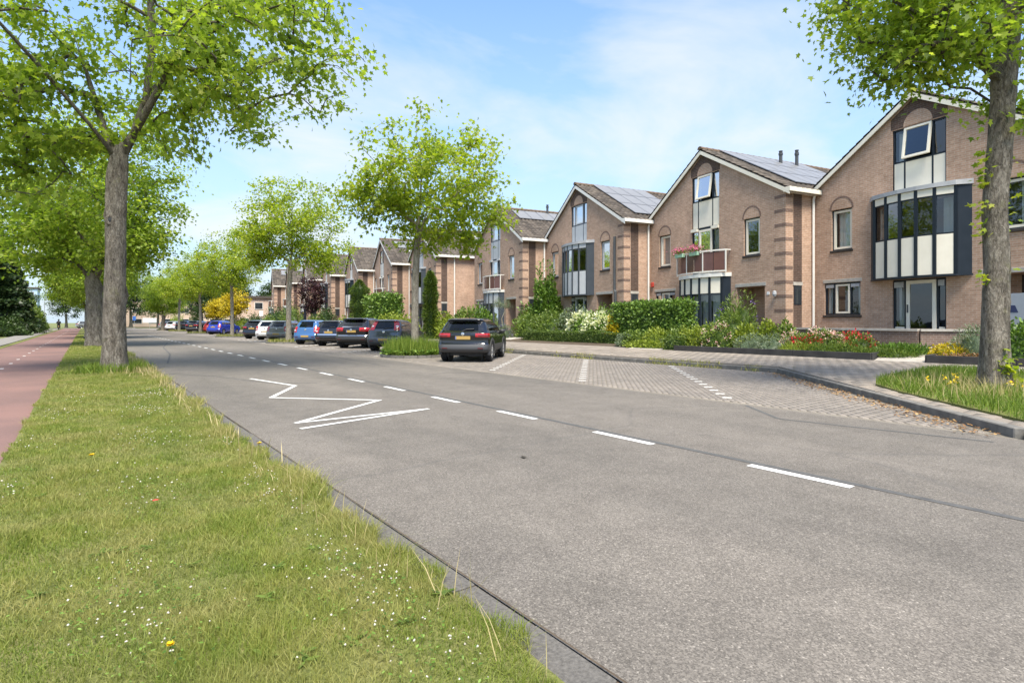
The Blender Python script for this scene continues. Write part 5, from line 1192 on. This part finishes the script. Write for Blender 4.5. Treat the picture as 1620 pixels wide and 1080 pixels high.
gd = tree('golden_tree', 350, [(0, 0, 0), (0, 0, .8), (0, 0, 1.6)], [.14, .12, .1], [(2, [(.4, .2, 2.8), (.8, .3, 4.2)]), (2, [(-.5, 0, 2.8), (-1, .2, 4)]), (2, [(0, -.3, 3), (0, -.5, 5)])], [((0, 0, 3.9), (2.2, 2.2, 2.5), 120)], 46, .24, KITE, 'leaf_gold', 'bark_old', .4, .32, .1, nside=12)
at(gd, 17.6, 92, 'golden leaved tree behind the royal blue hatchback', 'tree'); at(copy_tree(gd), 17.8, 106, 'second golden leaved tree, lower, beyond the first', 'tree', s=.85, rz=2); 

# tree islands -------------------------------------------------
def island(diff0, diff1, name_label, xs=9.25, xe=14.9):
    # rounded nose towards the road, sides on the slant
    c = (diff0+diff1)/2; w2 = (diff1-diff0)/2/math.sqrt(2); u = Vector((1, 1))/math.sqrt(2); n = Vector((1, -1))/math.sqrt(2)
    o = Vector((xs+.35, xs+.35+c)); pts = []
    for k in range(9):
        a = math.pi/2+math.pi*k/8; pts.append(o+u*(w2*1.0*math.cos(a)+w2)+n*(w2*math.sin(a)))
    L_ = (xe-xs-.9)*math.sqrt(2); pts = [o+u*L_+n*w2]+pts+[o+u*L_-n*w2]
    e_ = empty('tree_island', (o.x, o.y, 0)); reg(e_, name_label, 'planting bed', 'tree islands between the parking bays')
    b = MB().prism([(p.x-o.x, p.y-o.y) for p in pts], -.03, .07).build('bed_soil', 'soil', e_)
    for k in range(len(pts)-1):
        a_, b_ = pts[k]-o, pts[k+1]-o; L1 = (b_-a_).length; nn = max(1, round(L1/1.0))
        for q in range(nn):
            p_ = a_+(b_-a_)*q/nn; p2 = a_+(b_-a_)*(q+.985)/nn; d = (p2-p_).normalized(); m_ = Vector((-d.y, d.x))*.1
            MB().prism([tuple(p_-m_*.4), tuple(p2-m_*.4), tuple(p2+m_*.4), tuple(p_+m_*.4)], -.03, .11).build('kerb_stone', 'kerb', e_)
    return e_, [p for p in pts]
ISL = []
for d0, d1, lb in ((8.1, 11.8, 'ivy covered island round the near young maple'), (26.2, 29.5, 'grassy island round the young maple by the mid blue hatchback'), (43.7, 47.2, 'grassy island round the young maple before the royal blue hatchback'), (61.6, 65, 'grassy island beyond the royal blue hatchback'), (79.5, 83, 'small grassy island far along the bays'), (95, 98.5, 'farthest grassy island round the thick maple')): ISL.append(island(d0, d1, lb))
def scatter_poly(P, n, g):
    xs_ = [p[0] for p in P]; ys_ = [p[1] for p in P]; out = []
    while len(out) < n:
        x, y = g.uniform(min(xs_), max(xs_)), g.uniform(min(ys_), max(ys_))
        if inpoly(x, y, P): out.append((x, y))
    return np.array(out)
BLADE = np.array([(-.5, 0, 0), (.5, 0, 0), (-.36, .55, 0), (.36, .55, 0), (0, 1, 0)])
BF = np.array([(0, 1, 3), (0, 3, 2), (2, 3, 4)])
def blades(name, pos, height, width, material, g, lean=.45, rnd=None, parent=None):
    n = len(pos); a = g.uniform(0, 6.283, n); s = np.stack([np.cos(a), np.sin(a), np.zeros(n)], 1); b = g.uniform(0, 6.283, n)
    l1 = np.abs(g.normal(0, lean, n)); ld = np.stack([np.cos(b), np.sin(b), np.zeros(n)], 1)
    V = np.zeros((n, 5, 3))
    for k in range(5):
        t = BLADE[k, 1]; bend = (t*.55+t*t*.6)*l1
        V[:, k] = pos+s*(BLADE[k, 0]*width)[:, None]+ld*(bend*height)[:, None]; V[:, k, 2] += t*height*(1-.22*np.minimum(1.6, l1)*t)
    F = BF[None]+(np.arange(n)*5)[:, None, None]
    r_ = g.random(n) if rnd is None else rnd
    o = link(name, np_mesh(name, V.reshape(-1, 3), F.reshape(-1, 3), material, rnd=np.repeat(np.clip(r_, 0, 1), 3)), parent)
    o['kind'] = 'stuff'; return o
g = np.random.default_rng(77)
e_, P = ISL[0]; PP_ = [(p.x, p.y) for p in P]
xy = scatter_poly(PP_, 5200, g); n = len(xy); z = .12+.16*g.random(n); d = rdir(n, g); d[:, 2] = .2+np.abs(d[:, 2])*.4
reg(link('ivy_carpet', leaf_mesh('ivy_carpet', np.stack([xy[:, 0]-e_.location.x, xy[:, 1]-e_.location.y, z], 1), d, rdir(n, g)*.6+np.array([0, 0, 1]), .09+.07*g.random(n), MAPLE, 'leaf_ivy', g.random(n)), e_), kind='stuff')
cx_, cy_ = 10.6, 20.6
xy = g.normal(size=(2600, 2))*np.array([.55, .8])+np.array([cx_-.15, cy_-.05]); xy = xy[[inpoly(p[0], p[1], PP_) for p in xy]]
blades('tall_grass', np.column_stack([xy[:, 0]-e_.location.x, xy[:, 1]-e_.location.y, np.full(len(xy), .08)]), .45+.38*g.random(len(xy)), .016+.012*g.random(len(xy)), 'grass_lush', g, .22, parent=e_)
xy = scatter_poly(PP_, 1500, g); blades('tall_grass', np.column_stack([xy[:, 0]-e_.location.x, xy[:, 1]-e_.location.y, np.full(len(xy), .08)]), .25+.35*g.random(len(xy)), .014+.012*g.random(len(xy)), 'grass_lush', g, .3, parent=e_)
for e_, P in ISL[1:]:
    xy = scatter_poly([(p.x, p.y) for p in P], 2600, g); blades('island_grass', np.column_stack([xy[:, 0]-e_.location.x, xy[:, 1]-e_.location.y, np.full(len(xy), .06)]), .10+.22*g.random(len(xy)), .02+.02*g.random(len(xy)), 'grass_blade', g, .4, parent=e_)

def ground_px(px, py, z=0):
    Z = 900*(CAM_H-z)/(py-509); X = (px-810)/900*Z; return X*.7997+Z*.6004, -X*.6004+Z*.7997
# verge grass ---------------------------------------------------
def bz(x, y): return .03+.018*np.sin(x*2.3+y*.9)*np.sin(y*1.7)+.012*np.sin(x*5+y*3.1)
segs = [(.6, 3.5, 15000), (3.5, 6, 9500), (6, 10, 5200), (10, 18, 2400), (18, 34, 900), (34, 70, 260)]
XS = []; YS = []; WS = []; HS = []
for y0, y1, den in segs:
    n = int(den*2.06*(y1-y0)); XS.append(g.uniform(-.69, 1.56, n)); YS.append(g.uniform(y0, y1, n)); f = math.sqrt(15000/den)
    WS.append(np.full(n, .0032*f)*(.7+.8*g.random(n))); HS.append((.021+.024*g.random(n)**1.5)*(1+.10*f))
x = np.concatenate(XS); y = np.concatenate(YS); wv = np.concatenate(WS); hv = np.concatenate(HS)
edge = np.clip((x-1.15)/.3, 0, 1)*(.6+.7*np.sin(y*1.9+1)*np.sin(y*.77)+.35*np.sin(y*4.3)); tuf = np.clip(np.sin(x*3.1+y*1.3)*np.sin(y*2.2-x*1.7)-.45, 0, 1)
hv = hv*(1+np.clip(edge, 0, 2)*1.5+tuf*1.3)
rag = .04*np.sin(y*7.3)+.05*np.sin(y*2.9+.6)+.03*np.sin(y*17)
keep = (x < 1.45+rag+.06*edge) & (x > -.63+.5*rag); x, y, wv, hv, edge = x[keep], y[keep], wv[keep], hv[keep], edge[keep]
def vnoise(x, y, s, seed):
    T = np.random.default_rng(seed).random((256, 256)); u = x/s+500; v = y/s+500; i = np.floor(u).astype(int); j = np.floor(v).astype(int); fu = u-i; fv = v-j; fu = fu*fu*(3-2*fu); fv = fv*fv*(3-2*fv)
    q = lambda a_, b_: T[a_ % 256, b_ % 256]
    return (q(i, j)*(1-fu)+q(i+1, j)*fu)*(1-fv)+(q(i, j+1)*(1-fu)+q(i+1, j+1)*fu)*fv
cl1 = vnoise(x, y, .16, 1); cl2 = vnoise(x, y, .42, 2); cl3 = vnoise(x, y, .06, 3); hv = hv*(.55+.55*cl1+.5*cl2)
dry = np.clip(.5+.5*np.sin(x*2.1-y*.8)*np.sin(y*.55+x), 0, 1)
rn = np.clip(.42*g.random(len(x))+.34*np.clip(2.2*cl2-.6, 0, 1)*cl1+.28*(cl3-.3)+.22*dry*g.random(len(x))+.35*np.clip(edge, 0, 1)*g.random(len(x)), 0, 1)
blades('verge_grass', np.column_stack([x, y, bz(x, y)-.004]), hv, wv, 'grass_blade', g, .75, rn).update_tag()
# dry seed stems along the edge and round the trunks
n = 1500; y = g.uniform(1, 26, n)**1.0; x = 1.38+.08*g.normal(size=n)-.02; y = y+0
tr = g.random(n) < .45; x[tr] = .65+.75+.35*g.normal(size=tr.sum()); y[tr] = 18.4+.9*g.normal(size=tr.sum()); ok = (x < 1.56) & (x > -.5)
x, y = x[ok], y[ok]; blades('dry_grass', np.column_stack([x, y, bz(x, y)-.01]), .08+.18*g.random(len(x))**1.3, .0028+.0009*y, 'grass_dry', g, .5)
n = 1500; a = g.uniform(0, 6.283, n); r_ = .42+.22*np.abs(g.normal(size=n)); x = .65+r_*np.cos(a); y = 18.7+r_*np.sin(a); blades('trunk_grass', np.column_stack([x, y, bz(x, y)]), .14+.2*g.random(n), np.full(n, .017), 'grass_lush', g, .4)
# broad-leaved weeds
cw_ = np.column_stack([g.uniform(-.55, 1.3, 30), 1.3+8*g.random(30)**1.3]); cw_[:6] = [ground_px(470, 1050), ground_px(560, 1030), ground_px(60, 950), ground_px(190, 880), ground_px(700, 960), ground_px(640, 1000)]
w_ = np.repeat(np.arange(30), 11); n = len(w_); a = g.uniform(0, 6.283, n); d = np.stack([np.cos(a), np.sin(a), g.uniform(.0, .45, n)], 1)
reg(link('verge_weeds', leaf_mesh('verge_weeds', np.column_stack([cw_[w_]+g.normal(size=(n, 2))*.012, bz(cw_[w_][:, 0], cw_[w_][:, 1])+.012]), d, rdir(n, g)*.3+np.array([0, 0, 1.]), .022+.045*g.random(n), OVAL*np.array([.6, 1, 1]), 'leaf_shrub', g.random(n)*.8)), 'broad-leaved weed rosettes in the verge grass', 'weeds', kind='stuff')
# clover heads and small leaves
OCT = np.array([(1, 0, 0), (0, 1, 0), (-1, 0, 0), (0, -1, 0), (0, 0, 1), (0, 0, -1)], float); OF = np.array([(0, 1, 4), (1, 2, 4), (2, 3, 4), (3, 0, 4), (1, 0, 5), (2, 1, 5), (3, 2, 5), (0, 3, 5)])
n = 5200; y = 1.2+12*g.random(n)**1.5; x = g.uniform(-.6, 1.28, n); pr_ = np.sin(x*4.1+y*1.1+.5)*np.sin(y*1.6-x*2.2)+.5*(x-.2)+.55*g.normal(size=n); k_ = pr_ > 1.05; x, y = x[k_], y[k_]; n = len(x)
pos = np.column_stack([x, y, bz(x, y)+.045+.03*g.random(n)]); V = pos[:, None]+OCT[None]*(.0054*(.6+.6*g.random(n))*(1+y*.05))[:, None, None]*np.array([1, 1, .85]); V = V+g.normal(size=V.shape)*.0012
reg(link('clover_flowers', np_mesh('clover_flowers', V.reshape(-1, 3), (OF[None]+(np.arange(n)*6)[:, None, None]).reshape(-1, 3), 'clover_white', rnd=np.repeat(g.random(n), 8))), 'small white clover heads scattered through the verge grass', 'clover', kind='stuff')
n = 9000; y = 1.2+9*g.random(n)**1.4; x = g.uniform(-.6, 1.28, n); pr_ = np.sin(x*4.1+y*1.1+.5)*np.sin(y*1.6-x*2.2)+.3*g.normal(size=n); k_ = pr_ > .35; x, y = x[k_], y[k_]; n = len(x); d = rdir(n, g); d[:, 2] = .15
reg(link('clover_leaves', leaf_mesh('clover_leaves', np.column_stack([x, y, bz(x, y)+.02+.035*g.random(n)]), d, rdir(n, g)*.4+np.array([0, 0, 1]), .011+.012*g.random(n), OVAL, 'leaf_ivy', g.random(n))), 'low clover leaves among the verge grass', 'clover', kind='stuff')
for nm, lb in (('verge_grass', 'short mown grass with dry patches on the verge'), ('dry_grass', 'straw coloured seed stems along the gutter edge'), ('trunk_grass', 'taller grass ringing the old maple trunk')): reg(bpy.data.objects[nm], lb, 'grass')
# grass corner under the right maple
xy = scatter_poly(VERGE2, 60000, g); k_ = (xy[:, 1] > -5); xy = xy[k_]; xy = xy[:46000]; n = len(xy)
zz_ = .115+.013*np.maximum(0, xy[:, 0]-10)+.03; hgt = (.06+.10*g.random(n))*(1+.6*np.clip(np.sin(xy[:, 0]*1.7)*np.sin(xy[:, 1]*1.9), 0, 1))
reg(blades('corner_grass', np.column_stack([xy, zz_]), hgt, .009+.006*g.random(n), 'grass_lush', g, .5, .75*g.random(n)), 'lush long grass in the corner under the mossy maple', 'grass')
n = 700; a = g.normal(size=(n, 2))*np.array([1.1, .9])+np.array([12.4, 3.0]); a = a[[inpoly(p[0], p[1], VERGE2) for p in a]]; n = len(a)
reg(blades('corner_seed_grass', np.column_stack([a, np.full(n, .16)]), .22+.2*g.random(n), np.full(n, .008), 'grass_dry', g, .4), 'dry seed stems in the corner grass', 'grass')
n = 26; c_ = np.array([(12.1, 3.55), (12.6, 2.6), (13.0, 2.35), (13.7, 2.2), (12.9, 3.6), (11.9, 3.1), (13.9, 2.5)]); w_ = g.integers(0, len(c_), n); p_ = np.column_stack([c_[w_]+g.normal(size=(n, 2))*.18, .16+.15+.12*g.random(n)]); w2_ = np.repeat(np.arange(n), 7)
reg(link('ragwort_flowers', leaf_mesh('ragwort_flowers', p_[w2_]+g.normal(size=(n*7, 3))*.018, rdir(n*7, g), rdir(n*7, g)+np.array([0, 0, 1.]), np.full(n*7, .04), KITE, 'petal_yellow', g.random(n*7))), 'yellow wild flowers in the grass under the mossy maple', 'wild flowers', kind='stuff')
# weeds in the kerb line, fallen leaves in the gutter corner
n = 3400; y = g.uniform(8.2, 30, n); x = 15.03+.09*g.normal(size=n)-.02; den = np.sin(y*1.3)+.6*np.sin(y*3.7+1)+.8*(y < 13) > .15+.5*g.random(n); x, y = x[den], y[den]
reg(blades('kerb_weeds', np.column_stack([x, y, np.where(x > 15.02, .11, .0)]), .05+.12*g.random(len(x)), .012+.01*g.random(len(x)), 'grass_blade', g, .6, .4+.6*g.random(len(x))), 'dry weeds growing along the kerb at the bay heads', 'weeds')
n = 1100; t_ = g.random(n); x = 8.9+6.0*t_+.16*np.abs(g.normal(size=n))-.30*g.random(n)*1.2; y = 1.78+6.0*t_+.12+.22*np.abs(g.normal(size=n)); d = rdir(n, g); d[:, 2] *= .25
reg(link('fallen_leaves', leaf_mesh('fallen_leaves', np.column_stack([x-.1, y, np.full(n, .018)+.012*g.random(n)]), d, rdir(n, g)*.35+np.array([0, 0, 1.]), .025+.04*g.random(n), KITE, 'dead_leaf', g.random(n))), 'brown fallen leaves gathered along the slanting kerb', 'leaf litter', kind='stuff')
# ------------------------------------------------------------------ small things
def planter(P, label, h=.30):
    e_ = empty('planter_edging', (P[0][0], P[0][1], .14)); reg(e_, label, 'planter', 'black planters along the pavement')
    for k in range(len(P)-1):
        a, b = Vector(P[k]), Vector(P[k+1]); L_ = (b-a).length; n = max(1, round(L_/2.4)); d = (b-a)/L_; m_ = Vector((-d.y, d.x))*.04
        for q in range(n):
            p0 = a+d*(L_*q/n+.004)-Vector(P[0]); p1 = a+d*(L_*(q+1)/n-.004)-Vector(P[0])
            MB().prism([tuple(p0-m_), tuple(p1-m_), tuple(p1+m_), tuple(p0+m_)], 0, h+random.uniform(-.004, .004)).build('board', 'planter_black', e_, bevel=.006)
    MB().prism([(p[0]-P[0][0]+.02, p[1]-P[0][1]) for p in P]+[(P[-1][0]-P[0][0]+.9, P[-1][1]-P[0][1]), (P[0][0]+.9-P[0][0], 0)], .0, h-.06).build('bed_soil', 'soil', e_)
    return e_
planter([(18.85, 14.3), (19.05, 7.25), (20.5, 7.4)], 'long black planter board edging the rose bed')
planter([(20.3, 5.95), (19.12, 5.85), (19.45, 2.0)], 'short black planter edging beside the pale garden path')
# flower boxes on the balcony rail
for k, uu in enumerate((5.55, 4.55)):
    p = hp(h2, uu, -.72); e_ = empty('flower_box', (p[0], p[1], 4.62)); reg(e_, ('pink flower box at the corner of the balcony rail', 'pink flower box in the middle of the balcony rail')[k], 'flower box', 'flower boxes on the balcony'); e_.rotation_euler = h2.rotation_euler
    MB().box(-.28, .28, -.1, .1, -.05, .14).build('trough', 'terracotta', e_, bevel=.02)
    gg = np.random.default_rng(400+k); n = 260; pos = gg.normal(size=(n, 3))*np.array([.2, .1, .08])+np.array([0, 0, .24])
    link('foliage', leaf_mesh('foliage', pos, rdir(n, gg), rdir(n, gg), np.full(n, .08), KITE, 'leaf_shrub', gg.random(n)), e_)
    pos = gg.normal(size=(n, 3))*np.array([.22, .12, .08])+np.array([0, -.02, .29]); link('blossom', leaf_mesh('blossom', pos, rdir(n, gg), rdir(n, gg), np.full(n, .07), KITE, 'petal_red', .4+.6*gg.random(n)), e_)
    for o_ in e_.children:
        if o_.name.startswith('blossom'): o_.data.materials[0] = M['petal_magenta'] if 'petal_magenta' in M else M['petal_pink']
# posters in the house entrance beside the mossy trunk
p = hp(h1, 1.75, -.35); e_ = empty('poster_board', (p[0], p[1], .78)); e_.rotation_euler = h1.rotation_euler; reg(e_, 'grey poster board with two faces beside the mossy trunk', 'poster board')
MB().box(-.45, .45, 0, .05, 0, 1.5).build('board', 'poster_grey', e_)
for k, z in enumerate((.25, .9)):
    MB().hprism([(-.28, z), (.28, z), (.2, z+.22), (-.2, z+.22)], -.008, -.002).build('printed_shoulders', 'poster_navy', e_)
    MB().hprism([(.1*math.cos(a), z+.33+.13*math.sin(a)) for a in np.linspace(0, 6.28, 14)[:-1]], -.009, -.002).build('printed_head', 'skin', e_)
# lamp posts
def lamp_post(x, y, h, label):
    e_ = empty('street_lamp', (x, y, 0)); reg(e_, label, 'street lamp', 'street lamps along the road')
    MB().tube([(0, 0, -.05), (0, 0, 1.0), (0, 0, h)], [.075, .06, .04], 10).build('pole', 'steel_pole', e_)
    MB().box(-.1, .5, -.09, .09, h-.02, h+.1).build('lamp_head', 'lamp_head', e_, bevel=.02)
lamp_post(.1, 106, 6.0, 'pale lamp post beside the cycle path row of maples'); lamp_post(8.9+5, 122, 6.2, 'pale lamp post at the far end of the road'); lamp_post(-5.6, 128, 5.2, 'pale lamp post left of the scooter rider')
def sign(x, y, h, sz, mt, label, rz=0):
    e_ = empty('street_sign', (x, y, 0), rz); reg(e_, label, 'sign')
    MB().tube([(0, 0, -.05), (0, 0, h)], .03, 8).build('pole', 'steel_pole', e_); MB().box(-sz[0]/2, sz[0]/2, -.05, -.03, h-sz[1], h).build('sign_plate', mt, e_, bevel=.01)
sign(15.6, G(413, 15.6), 2.6, (.45, .6), 'sign_white', 'small white sign on a post behind the silver hatchback', .2)
sign(8.6, 148, 2.6, (.6, .9), 'sign_blue', 'blue sign plate at the far junction')
sign(11.5, 149, 2.2, (2.6, 1.0), 'sign_white', 'wide white board beside the far junction')
# far buildings
def block(x, y, w, d, h, mt, label, floors=3, cols=6, rz=0, roofm='roof_tile'):
    e_ = empty('apartment_building', (x, y, 0), rz); reg(e_, label, 'building')
    MB().box(-w/2, w/2, 0, d, 0, h).build('wall', mt, e_); MB().box(-w/2-.3, w/2+.3, -.3, d+.3, h, h+.4).build('roof', roofm, e_)
    for f in range(floors):
        for c in range(cols):
            x0 = -w/2+w*(c+.2)/cols; z0 = h*(f+.3)/floors; wn_ = MB().box(x0, x0+w*.6/cols, -.06, .02, z0, z0+h*.45/floors).build('window', 'white_paint', e_)
            MB().quad((x0+.08, -.065, z0+.08), (x0+w*.6/cols-.08, -.065, z0+.08), (x0+w*.6/cols-.08, -.065, z0+h*.45/floors-.08), (x0+.08, -.065, z0+h*.45/floors-.08)).build('pane', 'pane_dark', wn_)
    return e_
block(19, 186, 34, 12, 9, 'flat_beige', 'pale brick apartment block behind the far junction', 3, 9)
block(-22, 215, 22, 12, 11, 'flat_blue', 'pale blue building beyond the scooter rider', 3, 6)
block(25, 104, 9, 8, 5.4, 'flat_beige', 'low pale brick building beside the golden trees', 2, 4, R(-8))
# garden fence far left behind shrubs is hidden: left out.  scooter and rider on the cycle path
def skin_body(name, nodes, edges, radii, material, parent, sub=2):
    me = bpy.data.meshes.new(name); me.from_pydata(nodes, edges, []); o = link(name, me, parent)
    sk = o.modifiers.new('skin', 'SKIN'); 
    for v, r_ in zip(me.skin_vertices[0].data, radii): v.radius = (r_, r_)
    me.skin_vertices[0].data[0].use_root = True; o.modifiers.new('sub', 'SUBSURF').levels = sub; o.modifiers['sub'].render_levels = sub
    me.materials.append(M[material]); return o
sc = empty('scooter', (-3.55, 124, .004), R(90)); reg(sc, 'dark scooter ridden along the cycle path', 'scooter')
for x_ in (-.6, .65): 
    w_ = link('wheel', MB().lathe([(.12, -.05), (.2, -.06), (.24, -.02), (.24, .02), (.2, .06), (.12, .05)], 18, 'y').mesh('wheel', 'tyre'), sc, (x_, 0, .24))
m = MB(); m.box(-.75, -.05, -.16, .16, .35, .72); m.box(-.1, .4, -.15, .15, .28, .36); m.box(.36, .46, -.18, .18, .3, .95); m.build('body', 'paint_grey', sc, bevel=.05)
MB().box(-.7, -.02, -.13, .13, .72, .82).build('seat', 'plastic_black', sc, bevel=.03); MB().tube([(.65, 0, .24), (.45, 0, .98), (.4, 0, 1.05)], .03, 8).build('steering_column', 'steel_pole', sc); MB().tube([(.36, -.34, 1.08), (.42, 0, 1.06), (.36, .34, 1.08)], .018, 8).build('handlebar', 'plastic_black', sc)
MB().box(-.78, -.74, -.09, .09, .55, .7).build('rear_plate', 'plate', sc)
rd = empty('person', (-3.55, 124, .0), R(90)); reg(rd, 'person in black with helmet riding the scooter', 'person')
N = [(-.25, 0, .92), (-.2, 0, 1.15), (-.12, 0, 1.4), (-.08, 0, 1.52), (-.06, 0, 1.6), (-.1, .2, 1.4), (.1, .27, 1.2), (.34, .3, 1.1), (-.1, -.2, 1.4), (.1, -.27, 1.2), (.34, -.3, 1.1), (.12, .14, .86), (.2, .16, .42), (.32, .16, .38), (.12, -.14, .86), (.2, -.16, .42), (.32, -.16, .38)]
skin_body('body', N, [(0, 1), (1, 2), (2, 3), (3, 4), (2, 5), (5, 6), (6, 7), (2, 8), (8, 9), (9, 10), (0, 11), (11, 12), (12, 13), (0, 14), (14, 15), (15, 16)], [.17, .16, .17, .07, .07, .08, .06, .045, .08, .06, .045, .1, .07, .06, .1, .07, .06], 'cloth_black', rd)
MB().lathe([(.02, 1.56), (.09, 1.57), (.125, 1.65), (.13, 1.73), (.1, 1.82), (.03, 1.86)], 16, c=(-.05, 0, 0)).build('helmet', 'plastic_black', rd, smooth=True)
# crow on the verge
bd = empty('bird', (.05, 50, .05), R(200)); reg(bd, 'small black bird standing on the grass verge', 'bird')
skin_body('body', [(0, 0, .16), (-.1, 0, .13), (-.24, 0, .10), (.08, 0, .21), (.13, 0, .25), (.19, 0, .245)], [(0, 1), (1, 2), (0, 3), (3, 4), (4, 5)], [.065, .055, .02, .045, .04, .01], 'bird_black', bd)
for s_ in (-.03, .03): MB().tube([(0, s_, .11), (.01, s_, 0), (.05, s_, 0)], .006, 5).build('leg', 'bird_black', bd)
# dandelions and a fallen red leaf on the verge
for k, (px, py, lb) in enumerate([(268, 1027, 'big yellow dandelion in the mown grass'), (145, 723, 'yellow dandelion near the cycle path edge'), (410, 704, 'yellow dandelion beside the gutter')]):
    x, y = ground_px(px, py, .06); e_ = empty('dandelion', (x, y, .03)); reg(e_, lb, 'dandelion', 'dandelions in the verge'); gg = np.random.default_rng(k); n = 46
    MB().tube([(0, 0, 0), (.004, 0, .05)], .002, 5).build('stem', 'leaf_shrub', e_); a = gg.uniform(0, 6.28, n); d = np.stack([np.cos(a), np.sin(a), gg.uniform(.1, .9, n)], 1)
    link('flower_head', leaf_mesh('flower_head', np.tile([[.004, 0, .05]], (n, 1)), d, rdir(n, gg)*.2+np.array([0, 0, 1.]), np.full(n, .017 if k == 0 else .028), KITE, 'petal_yellow', gg.random(n)), e_)
x, y = ground_px(242, 797, .05); gg = np.random.default_rng(9)
reg(link('fallen_leaf', leaf_mesh('fallen_leaf', np.array([[x, y, .075]]), np.array([[1., .3, .1]]), np.array([[0, 0, 1.]]), np.array([.05]), MAPLE, 'petal_orange' if 'petal_orange' in M else 'petal_red', np.array([.9]))), 'orange red fallen leaf lying on the mown grass', 'leaf')
x, y = ground_px(827, 725); reg(link('fallen_leaf', leaf_mesh('fallen_leaf', np.array([[x, y, .012], [x+.03, y+.02, .015]]), np.array([[1., .3, .1], [-.4, 1, .2]]), np.array([[0, 0, 1.], [.3, 0, 1]]), np.array([.07, .05]), MAPLE, 'bark_limb', np.array([.1, .2]))), 'dark curled leaf lying on the asphalt', 'leaf')
